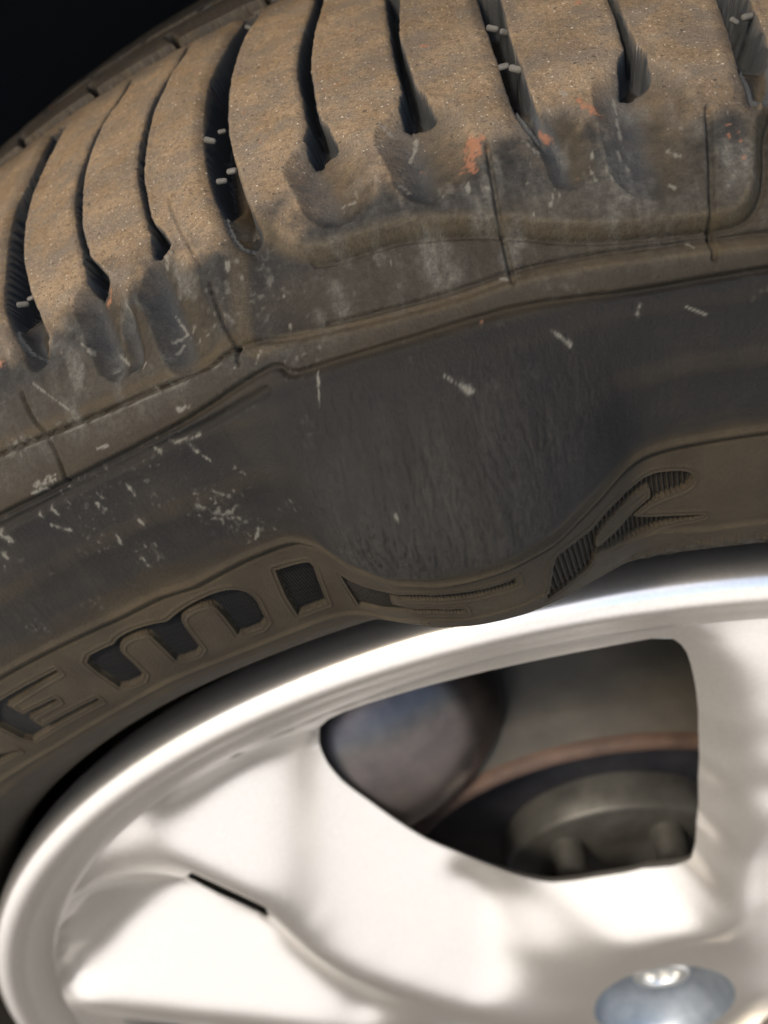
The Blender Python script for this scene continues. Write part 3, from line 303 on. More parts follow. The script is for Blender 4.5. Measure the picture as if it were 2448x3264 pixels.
        # circumferential grooves and ribs farther across the tread
        for s0, s1, dep in ((186.5, 195.0, 7.5), (213, 218, 7.0), (238, 246, 7.0)):
            k = smooth(S, s0 - .3, s0 + .5) * (1 - smooth(S, s1 - .5, s1 + .3))
            p.H -= np.where(p.cut > .5, 0, dep * k)
            p.cut = np.maximum(p.cut, k)
            m['dust'] *= 1 - .45 * k
        # slits in the ribs
        sl = (A + .35 * (S - 195)) % 21.0
        k = np.exp(-((sl - 10) / .55) ** 2) * smooth(S, 194, 195) * (1 - smooth(S, 206, 207))
        p.H -= 4.0 * k
        sl = (A + 7 - .4 * (S - 218)) % 15.0
        k2 = np.exp(-((sl - 7) / .6) ** 2) * smooth(S, 218, 219) * (1 - smooth(S, 236, 238))
        p.H -= 3.5 * k2
        m['dust'] *= 1 - .8 * np.maximum(k, k2)
        # chipped, roughened tread rubber
        p.H += tread * (.10 * n_fine + .16 * n_mid)
    # ---- sidewall lines
    if p.s[0] < 70:
        sB = np.interp(A, B_LINE[:, 0], chaikin(B_LINE, 0)[:, 1])
        o = np.argsort(T_LINE[:, 0])
        sT = np.interp(A, T_LINE[o, 0], T_LINE[o, 1])
        sT = np.where(A > -110, np.interp(A, *zip(*sorted(map(tuple, T_RIGHT.tolist())))), sT)
        dB, dT = S - sB, S - sT
        p.H -= .85 * np.exp(-(dB / .36) ** 2) - .5 * np.exp(-((dB - 1.3) / .6) ** 2)
        p.H -= .35 * smooth(-dB, -.2, .4) * smooth(S, 34, 36)
        p.H += .45 * np.exp(-((dT + .2) / .55) ** 2)
        p.H += .35 * (1 - smooth(dT, -1.0, .2)) * smooth(S, 24, 36)
        m['tan'] += .12 * np.exp(-((dB - 1.3) / .7) ** 2) + .15 * np.exp(-((dT + .2) / .6) ** 2)
        # faint flow rings low on the sidewall
        p.H += .06 * np.sin(S * 1.15 + .4 * n_big) * (1 - smooth(S, 30, 36)) * smooth(S, 8, 14)
    # ---- moulded letters
    if p.s[0] < 60 and p.s[-1] > 34:
        dx, ds = p.a[1] - p.a[0], p.s[1] - p.s[0]
        for idx, (key, polys) in enumerate(FEAT['letters'].items()):
            P = np.array(polys[0])
            P = chaikin(P, 1, True) if key in ('m', '2') else P
            w = p.box(P, 3.0)
            if w is None:
                continue
            d = p.dist(P, w, True)
            for hole in polys[1:]:
                d = np.maximum(d, -p.dist(chaikin(np.array(hole), 1, True), w, True))
            k = 1 - smooth(d, -.20, .05)
            if key == '2':
                hatch = .5 + .5 * np.sin(2 * np.pi * (A[w] + .10 * S[w]) / .95)
                dep = .55 + .75 * hatch
            elif key in ('I', 'm', 'E2'):
                hatch = .5 + .5 * np.sin(2 * np.pi * (A[w] + (.10 if key != 'E2' else .2) * S[w]) / .62)
                dep = .95 + (.65 if key != 'm' else .5) * hatch
                if key == 'E2':
                    dep = .45 + .45 * hatch
            else:
                dep = 1.2 + .05 * n_fine[w]
            p.H[w] -= dep * k
            p.H[w] += .24 * np.exp(-((d - 1.0) / .22) ** 2) + .10 * np.exp(-((d - .15) / .2) ** 2)
            p.letter[w] = np.where(d < .1, idx, p.letter[w])
            m['tan'][w] *= 1 - (.98 if key not in ('E2', '2') else .6) * (1 - smooth(d, -.5, -.1))
        # the two rows of tiny moulded characters close to the rim, worn to dashes
        rng = np.random.RandomState(5)
        for row, (sc, hh) in enumerate(((34.6, 1.3), (31.0, 1.2))):
            a = -68.0 + row * 3
            while a < 45:
                wdt = rng.uniform(1.2, 2.2)
                for st in range(rng.randint(2, 4)):
                    if rng.rand() < .5:
                        q = np.array([[a, sc + rng.uniform(-hh, hh)]] * 2)
                        q[1, 0] += wdt
                    else:
                        q = np.array([[a + rng.uniform(0, wdt), sc - hh]] * 2)
                        q[1, 1] += hh * 2
                    w = p.box(q, 2)
                    if w is not None:
                        d = p.dist(q, w, False)
                        p.H[w] += .16 * (1 - smooth(d, .12, .42))
                a += wdt + rng.uniform(.9, 1.5)
    elif p.s[-1] <= 36:
        rng = np.random.RandomState(5)
        for row, (sc, hh) in enumerate(((34.6, 1.3), (31.0, 1.2))):
            a = -68.0 + row * 3
            while a < 45:
                wdt = rng.uniform(1.2, 2.2)
                for st in range(rng.randint(2, 4)):
                    if rng.rand() < .5:
                        q = np.array([[a, sc + rng.uniform(-hh, hh)]] * 2)
                        q[1, 0] += wdt
                    else:
                        q = np.array([[a + rng.uniform(0, wdt), sc - hh]] * 2)
                        q[1, 1] += hh * 2
                    w = p.box(q, 2)
                    if w is not None:
                        d = p.dist(q, w, False)
                        k = 1 - smooth(d, .12, .42)
                        p.H[w] += .16 * k
                        m['tan'][w] *= 1 - .35 * k
                a += wdt + rng.uniform(.9, 1.5)
    # ---- stretched, wrinkled rubber on the dome of the bulge and fine drawn lines along the sidewall
    if p.s[-1] > 55:
        band = smooth(S, 60, 64) * (1 - smooth(S, 79, 83))
        q = A + 1.2 * vnoise(A, S, 7, 9, 41)
        wr = vnoise(q, S, .72, 2.1, 31) + .5 * vnoise(q, S, .5, 1.3, 32)
        dome = band * np.clip(bulge(A, S) / 11, 0, 1)
        patchy = np.clip(.65 + .75 * vnoise(A, S, 12, 7, 33), .05, 1.1) * (.45 + .55 * smooth(bulge(A, S), 8, 18))
        p.H += (.25 + 1.7 * np.clip(bulge(A, S) / 18, 0, 1)) * smooth(S, 58.9, 61.4) * (1 - smooth(S, 64, 80))
        dome2 = smooth(S, 59, 63) * (1 - smooth(S, 80, 83)) * smooth(np.minimum(A + 136, -50 - A), 0, 22)
        fis = dome2 * np.clip(patchy, 0, 1) * smooth(-np.abs(wr), -.24, -.05)
        p.H -= .42 * fis
        m['grey'] += .13 * dome2 * smooth(bulge(A, S), 3, 14) * (1 - fis) * (1 + .5 * n_mid)
        p.H += dome * (.10 * vnoise(q, S, .7, 2.4, 38))
        p.H += band * (.045 * vnoise(q, S, .62, 1.9, 35) + .03 * vnoise(A, S, 3, 3, 36))
        # gentle rings along the sidewall
        p.H += .22 * np.sin((S - 60) * .62) * band * (1 - np.clip(bulge(A, S) / 8, 0, 1))
        m['tan'] += .16 * band * (1 - np.clip(bulge(A, S) / 9, 0, 1)) * smooth(np.sin((S - 59) * .62 + .6 * n_mid), .2, 1.0)
        # ---- scuffs: pale flecks, denser to the left of the bulge
        zone = smooth(-A, 112, 135) * smooth(S, 58.5, 63) * (1 - smooth(S, 98, 104))
        zone = np.maximum(zone, .55 * smooth(-A, 70, 110) * smooth(S, 78, 84) * (1 - smooth(S, 100, 112)))
        zone = np.maximum(zone, .30 * smooth(S, 74, 80) * (1 - smooth(S, 84, 90)))
        wa, ws = A + .9 * vnoise(A, S, 1.1, 1.1, 64), S + .9 * vnoise(A, S, 1.1, 1.1, 65)
        fl = vnoise(wa, ws, .9, 1.0, 51) + .8 * vnoise(A, S, .5, .5, 52) + .95 * vnoise(A, S, 5.0, 5.0, 53)
        m['chalk'] += .42 * smooth(fl, 1.3, 2.0) * zone
        m['grey'] += .35 * smooth(fl, .75, 1.5) * zone
        fl2 = vnoise(A, S, .9, 2.6, 54) + .7 * vnoise(A, S, .5, 1.0, 55) + .8 * vnoise(A, S, 8, 6, 56)
        m['chalk'] += .6 * smooth(fl2, 1.35, 1.8) * smooth(S, 84, 92) * (1 - smooth(S, 104, 116))
        pale = fbm(A, S, 3.2, 6.5, 57) + .45 * fbm(A, S, 9, 9, 77)
        m['grey'] += .95 * smooth(pale, .12, .7) * smooth(S, 86, 94) * (1 - smooth(S, 112, 124))
        sp = vnoise(A, S, .55, .55, 58) + .6 * vnoise(A, S, 9, 9, 59)
        m['chalk'] += .8 * smooth(sp, 1.25, 1.36) * smooth(S, 100, 112)
        # orange brick grit
        sp = vnoise(A, S, .7, .7, 61) + .75 * vnoise(A, S, 11, 9, 62)
        m['brick'] += .7 * smooth(sp, 1.40, 1.55) * smooth(S, 88, 100)
        for k in ('chalk', 'brick'):
            m[k] *= 1 - smooth(p.cut, .02, .2)
        rag = .5 * vnoise(A, S, .9, .9, 72) + .7 * vnoise(A, S, .4, .4, 71)
        for key, chan, strength in (('pale_marks', 'chalk', .6), ('brick_marks', 'brick', .85)):
            for q0, q1, r in FEAT[key]:
                r *= .8
                q = np.array([q0, q1])
                w = p.box(q, 2.5 * r + .5)
                if w is not None:
                    d = p.dist(q, w, False) + r * rag[w] * (1.0 if chan == 'chalk' else 1.3) + (.35 * r * n_mid[w] if r > 1 else 0)
                    m[chan][w] = np.maximum(m[chan][w], strength * (1 - smooth(d, r * .1, r)))
                    m['grey'][w] = np.maximum(m['grey'][w], .4 * (1 - smooth(d, r * .6, r * 2.4)) * (.6 + .6 * n_fine[w]))
    for k in m:
        m[k] = np.clip(m[k], 0, 1)

# ------------------------------------------------------------------ materials
def nodes_of(name):
    mt = bpy.data.materials.new(name)
    mt.use_nodes = True
    nt = mt.node_tree
    return mt, nt.nodes, nt.links, nt.nodes['Principled BSDF']

def rubber_material():
    mt, N, L, bsdf = nodes_of('dusty_rubber')
    uv = N.new('ShaderNodeUVMap')
    uv.uv_map = 'sheet'
    def noise(scale, detail=4, rough=.6, sx=1, sy=1):
        mp = N.new('ShaderNodeMapping')
        mp.inputs['Scale'].default_value = (sx, sy, 1)
        L.new(uv.outputs[0], mp.inputs[0])
        n = N.new('ShaderNodeTexNoise')
        n.inputs['Scale'].default_value = scale
        n.inputs['Detail'].default_value = detail
        n.inputs['Roughness'].default_value = rough
        L.new(mp.outputs[0], n.inputs['Vector'])
        return n.outputs['Fac']
    def ramp(v, lo, hi, a=0.0, b=1.0):
        r = N.new('ShaderNodeMapRange')
        r.inputs['From Min'].default_value, r.inputs['From Max'].default_value = lo, hi
        r.inputs['To Min'].default_value, r.inputs['To Max'].default_value = a, b
        L.new(v, r.inputs['Value'])
        return r.outputs[0]
    def mul(a, b):
        x = N.new('ShaderNodeMath')
        x.operation = 'MULTIPLY'
        x.use_clamp = True
        L.new(a, x.inputs[0])
        if isinstance(b, float):
            x.inputs[1].default_value = b
        else:
            L.new(b, x.inputs[1])
        return x.outputs[0]
    def mix(f, a, b):
        x = N.new('ShaderNodeMix')
        x.data_type = 'RGBA'
        L.new(f, x.inputs['Factor'])
        for sock, v in ((x.inputs[6], a), (x.inputs[7], b)):
            if isinstance(v, tuple):
                sock.default_value = v + (1,)
            else:
                L.new(v, sock)
        return x.outputs[2]
    def attr(n):
        x = N.new('ShaderNodeAttribute')
        x.attribute_name = n
        return x.outputs['Fac']
    mott = noise(.09, 5, .62)
    fine = noise(.9, 4, .7)
    streak = noise(.35, 4, .65, 1.0, .22)
    grain = noise(2.6, 3, .7)
    patch = noise(.22, 4, .6)
    base = mix(ramp(mott, .35, .65), (.0055, .0056, .0057), (.0095, .0089, .0080))
    tan = mix(ramp(mott, .3, .7), (.032, .0225, .0112), (.052, .039, .021))
    brown = mix(ramp(mott, .32, .68), (.150, .102, .056), (.225, .160, .096))
    brown = mix(ramp(fine, .45, .68, 0, .75), brown, (.070, .048, .030))
    brown = mix(ramp(patch, .48, .66, 0, .6), brown, (.13, .108, .08))
    brown = mix(ramp(noise(.14, 3, .55), .44, .62, 0, .6), brown, (.105, .088, .070))
    brown = mix(ramp(grain, .54, .66, 0, .42), brown, (.26, .20, .14))
    brown = mix(ramp(grain, .46, .34, 0, .55), brown, (.055, .040, .026))
    brown = mix(ramp(noise(1.7, 2, .5, 1.1, .9), .66, .72), brown, (.42, .36, .28))
    brown = mix(ramp(noise(1.2, 2, .5, .9, 1.1), .35, .30, 0, .8), brown, (.030, .024, .018))
    grey = mix(ramp(fine, .35, .65), (.035, .033, .028), (.085, .078, .064))
    c = mix(mul(attr('tan'), ramp(fine, .15, .6, .7, 1.0)), base, tan)
    c = mix(mul(attr('grey'), ramp(streak, .3, .62, .25, 1.0)), c, grey)
    c = mix(ramp(grain, .56, .70, 0, .16), c, (.045, .040, .033))
    c = mix(ramp(grain, .44, .30, 0, .45), c, (.006, .006, .006))
    c = mix(mul(attr('dust'), ramp(fine, .1, .45, .78, 1.0)), c, brown)
    c = mix(mul(attr('wall'), .8), c, (.040, .044, .046))
    c = mix(mul(attr('brick'), .8), c, (.20, .085, .045))
    c = mix(mul(attr('chalk'), .8), c, (.17, .16, .13))
    L.new(c, bsdf.inputs['Base Color'])
    L.new(ramp(mott, .3, .7, .58, .75), bsdf.inputs['Roughness'])
    bsdf.inputs['Specular IOR Level'].default_value = .13
    bmp = N.new('ShaderNodeBump')
    bmp.inputs['Strength'].default_value = .8
    bmp.inputs['Distance'].default_value = .0004
    L.new(noise(1.6, 5, .75), bmp.inputs['Height'])
    L.new(bmp.outputs[0], bsdf.inputs['Normal'])
    return mt

def metal_material(name, c0, c1, metallic, rough, bump=.0, scale=60.0):
    mt, N, L, bsdf = nodes_of(name)
    tc = N.new('ShaderNodeTexCoord')
    n = N.new('ShaderNodeTexNoise')
    n.inputs['Scale'].default_value = scale
    n.inputs['Detail'].default_value = 6
    n.inputs['Roughness'].default_value = .65
    L.new(tc.outputs['Object'], n.inputs['Vector'])
    r = N.new('ShaderNodeValToRGB')
    r.color_ramp.elements[0].position, r.color_ramp.elements[1].position = .34, .66
    r.color_ramp.elements[0].color, r.color_ramp.elements[1].color = c0 + (1,), c1 + (1,)
    L.new(n.outputs['Fac'], r.inputs[0])
    L.new(r.outputs[0], bsdf.inputs['Base Color'])
    bsdf.inputs['Metallic'].default_value = metallic
    bsdf.inputs['Roughness'].default_value = rough
    if bump:
        b = N.new('ShaderNodeBump')
        b.inputs['Strength'].default_value = bump
        b.inputs['Distance'].default_value = .0005
        L.new(n.outputs['Fac'], b.inputs['Height'])
        L.new(b.outputs[0], bsdf.inputs['Normal'])
    return mt

RUBBER = rubber_material()
SILVER = metal_material('silver_wheel_paint', (.68, .645, .59), (.735, .705, .655), .90, .31, .02, 900.0)
BARREL = metal_material('dirty_barrel_metal', (.05, .042, .032), (.11, .09, .065), .5, .5, .2, 40.0)
RUST = metal_material('rusty_iron', (.035, .019, .012), (.065, .037, .024), .2, .7, .3, 90.0)
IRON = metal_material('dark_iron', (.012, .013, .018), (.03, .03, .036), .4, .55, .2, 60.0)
CALIPER = metal_material('worn_cast_metal', (.07, .062, .062), (.16, .135, .12), 1.0, .36, .06, 25.0)
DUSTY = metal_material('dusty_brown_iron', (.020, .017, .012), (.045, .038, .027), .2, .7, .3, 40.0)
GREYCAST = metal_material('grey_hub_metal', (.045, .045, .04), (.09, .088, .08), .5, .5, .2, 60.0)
LINER = metal_material('wheel_arch_plastic', (.003, .004, .006), (.005, .006, .008), 0.0, 1.0, .2, 20.0)
PALE = metal_material('pale_rubber_flash', (.04, .036, .030), (.085, .077, .062), 0.0, .75, .2, 900.0)
BORE = metal_material('bare_bore_metal', (.16, .18, .20), (.24, .26, .28), .8, .42, .1, 120.0)
STEEL = metal_material('bright_steel', (.62, .62, .60), (.75, .75, .72), .9, .3, .05, 300.0)

# ------------------------------------------------------------------ object helpers
def link(name, mesh, parent=None, mat=None):
    o = bpy.data.objects.new(name, mesh)
    scene.collection.objects.link(o)
    if parent is not None:
        o.parent = parent
    if mat is not None:
        mesh.materials.append(mat)
    return o

def quad_mesh(name, V, Q, smooth_shade=True):
    me = bpy.data.meshes.new(name)
    V, Q = np.asarray(V, np.float32), np.asarray(Q, np.int32)
    k = Q.shape[1]
    me.vertices.add(len(V))
    me.vertices.foreach_set('co', (V * MM).ravel())
    me.loops.add(Q.size)
    me.loops.foreach_set('vertex_index', Q.ravel())
    me.polygons.add(len(Q))
    me.polygons.foreach_set('loop_start', np.arange(len(Q), dtype=np.int32) * k)
    me.polygons.foreach_set('loop_total', np.full(len(Q), k, np.int32))
    me.polygons.foreach_set('use_smooth', np.full(len(Q), smooth_shade, bool))
    me.update(calc_edges=True)
    return me

def tyre_mesh(name, V, UV, M, Q):
    """a mesh from the faces Q of a sheet, with only the vertices they use"""
    used, inv = np.unique(Q, return_inverse=True)
    Q = inv.reshape(Q.shape)
    me = quad_mesh(name, V[used], Q)
    lay = me.uv_layers.new(name='sheet')
    lay.data.foreach_set('uv', UV[used][Q.ravel()].astype(np.float32).ravel())
    for k, v in M.items():
        at = me.attributes.new(k, 'FLOAT', 'POINT')
        at.data.foreach_set('value', v[used].astype(np.float32))
    return me

def revolve(name, prof, n=256, a0=0.0, a1=2 * math.pi, closed=True):
    prof = np.asarray(prof, float)
    t = np.linspace(a0, a1, n, endpoint=not closed)
    V = np.stack([prof[None, :, 0] * np.sin(t)[:, None], np.broadcast_to(prof[None, :, 1], (n, len(prof))),
                  prof[None, :, 0] * np.cos(t)[:, None]], -1).reshape(-1, 3)
    m = len(prof)
    I = np.arange(n if closed else n - 1)
    J = np.arange(m - 1)
    I, J = np.meshgrid(I, J, indexing='ij')
    K = (I + 1) % n
    Q = np.stack([I * m + J, I * m + J + 1, K * m + J + 1, K * m + J], -1).reshape(-1, 4)
    return quad_mesh(name, V, Q)

def tag(o, label, cat, group=None):
    o['label'], o['category'] = label, cat
    if group:
        o['group'] = group

# ------------------------------------------------------------------ the wheel: one thing
wheel = bpy.data.objects.new('car_wheel', None)
scene.collection.objects.link(wheel)
tag(wheel, 'silver alloy car wheel with a dusty black tyre that bulges out of its sidewall', 'car wheel')

# ---- tyre
A0, A1 = -264.0, 48.0
patches = [
    Patch(np.arange(A0, A1, .26), np.concatenate([np.arange(S_MIN, 23.5, .8), np.arange(24, 34.01, .25)])),
    Patch(np.arange(A0, A1, .125), np.arange(34.0, 60.01, .19)),
    Patch(np.arange(A0, A1, .235), np.concatenate([np.arange(60.0, 190, .30), np.arange(190, 262, .6)])),
]
patches[1].s[-1] = 60.0
patches[1] = Patch(patches[1].a, np.linspace(34.0, 60.0, 138))
patches[0] = Patch(patches[0].a, np.concatenate([np.arange(S_MIN, 23.5, .8), np.linspace(24, 34, 41)]))
centres = sorted((gap_centre(l, r) for k, l, r in GAPS), key=lambda c: np.interp(115.0, *c))
LETTER_KEYS = list(FEAT['letters'])
tyre = None
children = []
body = []
for p in patches:
    build_relief(p)
    V = tyre_point(p.A, p.S, p.H).reshape(-1, 3)
    UV = np.stack([p.A, p.S], -1).reshape(-1, 2)
    M = {k: v.ravel() for k, v in p.m.items()}
    na, ns = p.A.shape
    I, J = np.meshgrid(np.arange(na - 1), np.arange(ns - 1), indexing='ij')
    Q = np.stack([I * ns + J, (I + 1) * ns + J, (I + 1) * ns + J + 1, I * ns + J + 1], -1).reshape(-1, 4)
    ac, sc = (p.a[:-1] + p.a[1:])[:, None] / 2, (p.s[:-1] + p.s[1:])[None, :] / 2
    ac, sc = np.broadcast_to(ac, I.shape).ravel(), np.broadcast_to(sc, I.shape).ravel()
    owner = np.zeros(len(Q), int)
    if p.s[-1] > 100:
        cut = p.cut[:-1, :-1].ravel()
        top = (cut < .5) & (sc > 96.0) & (sc < ROW_S)
        # the lower limit of each block follows the shoulder line on the left and the step on the right
        idx = sum((ac > np.interp(sc, *c)).astype(int) for c in centres)
        lower = np.where(ac < -122, np.interp(ac, *zip(*sorted(map(tuple, FEAT['lines']['C1'][0])))), 101.5)
        top &= sc > lower
        owner = np.where(top, 1 + idx, 0)
        rib = (cut < .5) & (sc > 195.0) & (sc < 213.2)
        owner = np.where(rib, 101, owner)
        owner = np.where((cut < .5) & (sc > 218) & (sc < 238), 102, owner)
    if p.s[0] < 40 and p.s[-1] < 61 and p.s[0] > 30:
        li = p.letter[:-1, :-1].ravel()
        owner = np.where(li >= 0, 201 + li, 0)
    for k in np.unique(owner):
        f = Q[owner == k]
        if k and len(f) < 60:
            owner[owner == k] = 0
            continue
    for k in np.unique(owner):
        f = Q[owner == k]
        nm = 'sidewall' if k == 0 else 'tread_block' if k < 100 else 'tread_rib' if k < 200 else 'moulded_letter'
        children.append((nm, tyre_mesh(nm, V, UV, M, f)))

# the rest of the ring, out of the picture, as a coarser sheet
sC = np.concatenate([np.arange(S_MIN, 190, 6.0), np.arange(190, S_MAX, 8.0), [S_MAX]])
aC = np.linspace(A1 - .3, A0 + .2 + 600 * math.pi, 220)
def coarse(a, s, name):
    A, S = np.meshgrid(a, s, indexing='ij')
    V = tyre_point(A, S, -3.5 * ((np.abs(S - 190.5) < 4.5) | (np.abs(S - 215) < 3))).reshape(-1, 3)
    UV = np.stack([A, S], -1).reshape(-1, 2)
    na, ns = A.shape
    I, J = np.meshgrid(np.arange(na - 1), np.arange(ns - 1), indexing='ij')
    Q = np.stack([I * ns + J, (I + 1) * ns + J, (I + 1) * ns + J + 1, I * ns + J + 1], -1).reshape(-1, 4)
    M = {k: np.zeros(A.size) for k in ('dust', 'grey', 'brick', 'chalk', 'tan', 'wall')}
    M['dust'] = (.9 * smooth(S, 98, 112)).ravel()
    M['tan'] = (.45 * smooth(S, 62, 55)).ravel()
    return (name, tyre_mesh(name, V, UV, M, Q))
children.append(coarse(aC, sC, 'sidewall'))
children.append(coarse(np.linspace(A0, A1, 190), np.linspace(260.5, S_MAX, 30), 'sidewall'))
tyre = bpy.data.objects.new('tyre', None)
scene.collection.objects.link(tyre)
tyre.parent = wheel
for nm, me in children:
    link(nm, me, tyre, RUBBER)

# pale flash nubs left by the mould inside the grooves
import bmesh
def nub_mesh():
    bm = bmesh.new()
    bmesh.ops.create_uvsphere(bm, u_segments=12, v_segments=8, radius=1.0, matrix=Matrix.Rotation(math.pi / 2, 4, 'Y'))
    for v in bm.verts:
        end = abs(v.co.x)
        v.co.y *= .00050 * (1 + .5 * end ** 2)
        v.co.z *= .00052 * (1 + .5 * end ** 2)
        v.co.x = math.copysign(end ** .6, v.co.x) * .00100
    for f in bm.faces:
        f.smooth = True
    me = bpy.data.meshes.new('rubber_nub')
    bm.to_mesh(me)
    bm.free()
    me.materials.append(PALE)
    return me
nub = nub_mesh()
for k, (a, s) in enumerate(FEAT['stud']):
    o = link('rubber_nub', nub, tyre)
    P = tyre_point(np.array(a), np.array(s), np.array(-.6))
    o.location = Vector(P) * MM
    f = .75 + .35 * abs(math.sin(k * 1.9))
    o.scale = (f, .9 + .3 * math.sin(k * 4.1), f)
    th = a / 300.0
    o.rotation_euler = (.2 * math.sin(k * 3.3), th + .35 + .3 * math.sin(k * 2.1), .35 * math.cos(k * 1.7))

# ---- alloy rim
rim = bpy.data.objects.new('alloy_rim', None)
scene.collection.objects.link(rim)
rim.parent = wheel
lip = [(213.5, 15), (217, 13.5), (219.5, 10.5), (220.8, 6.5), (221.2, 3.2), (221.0, .9), (220.2, -.8), (218.8, -1.9), (217.0, -2.4), (215.0, -2.3),
       (213.0, -1.6), (211.0, -.7), (209.0, .0), (207.0, .8), (205.0, 1.8), (203.4, 2.9), (202.0, 4.6), (200.6, 7.5), (199.0, 12.0), (197.4, 18.0), (196.6, 26.0), (196.4, 46.0)]
link('rim_flange', revolve('rim_flange', catmull(np.array(lip), 4), 360), rim, SILVER)
barrel = [(213.5, 15), (207, 16), (205, 30), (203, 44), (199, 48), (193, 54), (186, 62), (181, 78), (180, 110), (184, 140), (196, 160), (206, 168), (220, 172)]
link('barrel', revolve('barrel', catmull(np.array(barrel), 4), 180), rim, BARREL)

# face relief y(x, z): thin plate spline through measured points
def rot2(P, deg):
    t = math.radians(deg)
    P = np.array(P, float)
    out = P.copy()
    out[:, 0] = P[:, 0] * math.cos(t) + P[:, 1] * math.sin(t)
    out[:, 1] = -P[:, 0] * math.sin(t) + P[:, 1] * math.cos(t)
    return out
win, slit, rel = (np.array(WHEEL[k], float) for k in ('window', 'slit', 'relief'))
lug = WHEEL['lug']
COPIES = [80.0, 130.0, 180.0, 227.0]
# the other windows stay clear of the hub
wr_ = np.hypot(win[:, 0], win[:, 1])
win_far = win.copy()
win_far[:, :2] *= ((86 + (wr_ - wr_.min()) * (wr_.max() - 86) / (wr_.max() - wr_.min())) / wr_)[:, None]
ang = np.degrees(np.arctan2(rel[:, 0], rel[:, 1]))
rr = np.hypot(rel[:, 0], rel[:, 1])
sector = rel[(ang > -57) & (ang < -12) & (rr > 75)]
low = np.array(WHEEL['low'], float)
pts = [rel, win, slit, low]
for c in COPIES:
    q = np.concatenate([rot2(win_far[::2], c), rot2(sector[::2], c)])
    qa = np.degrees(np.arctan2(q[:, 0], q[:, 1])) % 360
    pts.append(q[(qa > 24) & (qa < 240)])
ring = [(203.2 * math.sin(t), 203.2 * math.cos(t), 3.8) for t in np.radians(np.arange(0, 360, 6))]
hub = [(lug[0] + q * math.sin(t), lug[1] - .4 * lug[2] + 1.4 * q * math.cos(t), 5.6 + 1.2 * math.sin(-t)) for q in (25.0, 29.0) for t in np.radians(np.arange(0, 360, 15)) if q < 26 or 60 < math.degrees(t) < 250]
pts = np.concatenate(pts + [np.array(ring), np.array(hub)])
keep = []
for i, q in enumerate(pts):
    if all((q[0] - pts[j, 0]) ** 2 + (q[1] - pts[j, 1]) ** 2 > 4.5 for j in keep):
        keep.append(i)
pts = pts[keep]
X = pts[:, :2] / 100.0
K = -np.sqrt(((X[:, None] - X[None]) ** 2).sum(-1) + 4e-4)
Pm = np.c_[np.ones(len(X)), X]
sol = np.linalg.solve(np.block([[K, Pm], [Pm.T, np.zeros((3, 3))]]), np.concatenate([pts[:, 2], np.zeros(3)]))
def spline(q):
    q = np.asarray(q, float) / 100.0
    return np.clip(-np.sqrt(((q[:, None] - X[None]) ** 2).sum(-1) + 4e-4) @ sol[:-3] + np.c_[np.ones(len(q)), q] @ sol[-3:], -3, 48)
# the same surface on a fine raster, softened like a casting
RG = np.arange(-210, 210.1, 2.0)
gx, gz = np.meshgrid(RG, RG, indexing='ij')
RY = np.concatenate([spline(c) for c in np.array_split(np.stack([gx.ravel(), gz.ravel()], 1), 40)]).reshape(gx.shape)
for _ in range(6):
    for ax in (0, 1):
        RY = .25 * np.roll(RY, 1, ax) + .5 * RY + .25 * np.roll(RY, -1, ax)
def relief(q):
    q = np.asarray(q, float)
    u, v = np.clip((q[:, 0] + 210) / 2.0, 0, len(RG) - 2.01), np.clip((q[:, 1] + 210) / 2.0, 0, len(RG) - 2.01)
    i, j = u.astype(int), v.astype(int)
    f, g = u - i, v - j
    return (RY[i, j] * (1 - f) + RY[i + 1, j] * f) * (1 - g) + (RY[i, j + 1] * (1 - f) + RY[i + 1, j + 1] * f) * g

def inside(P, q):
    c = np.zeros(len(q), bool)
    for k in range(len(P)):
        a, b = P[k], P[(k + 1) % len(P)]
        if a[1] != b[1]:
            c ^= ((a[1] > q[:, 1]) != (b[1] > q[:, 1])) & (q[:, 0] < (b[0] - a[0]) * (q[:, 1] - a[1]) / (b[1] - a[1]) + a[0])
    return c

holes = [chaikin(win[:, :2], 1, True), chaikin(slit[:, :2], 1, True), chaikin(low[:, :2], 1, True)]
for c in COPIES:
    holes.append(chaikin(rot2(win_far, c)[:, :2], 1, True))
TALL = 1.4      # the recess is a tall oval
lug[1] -= lug[2] * (TALL - 1)
holes.append(np.array([(lug[0] + lug[2] * math.sin(t), lug[1] + TALL * lug[2] * math.cos(t)) for t in np.linspace(0, 2 * math.pi, 72, endpoint=False)]))
outer = np.array([(203.0 * math.sin(t), 203.0 * math.cos(t)) for t in np.linspace(0, 2 * math.pi, 300, endpoint=False)])
g = 2.6
gx, gz = np.meshgrid(np.arange(-202, 203, g), np.arange(-202, 203, g), indexing='ij')
gp = np.stack([gx.ravel(), gz.ravel()], 1)
gp = gp[np.hypot(gp[:, 0], gp[:, 1]) < 201]
for h in holes:
    gp = gp[~inside(h, gp)]
    seg = np.sqrt(((gp[:, None] - h[None]) ** 2).sum(-1).min(1))
    gp = gp[seg > 1.1]
vs = [Vector(map(float, q)) for q in outer]
ed = [(i, (i + 1) % len(outer)) for i in range(len(outer))]
loops = []
for h in holes:
    b = len(vs)
    vs += [Vector(map(float, q)) for q in h]
    ed += [(b + i, b + (i + 1) % len(h)) for i in range(len(h))]
    loops.append((b, len(h)))
vs += [Vector(map(float, q)) for q in gp]
v2, e2, f2, ov, oe, of = delaunay_2d_cdt(vs, ed, [], 0, 1e-5)
v2 = np.array([tuple(v) for v in v2])
F2 = np.array([f for f in f2 if len(f) == 3])
cen = v2[F2].mean(1)
ok = np.hypot(cen[:, 0], cen[:, 1]) < 203
for h in holes:
    ok &= ~inside(h, cen)
F2, cen = F2[ok], cen[ok]
yy = relief(v2)
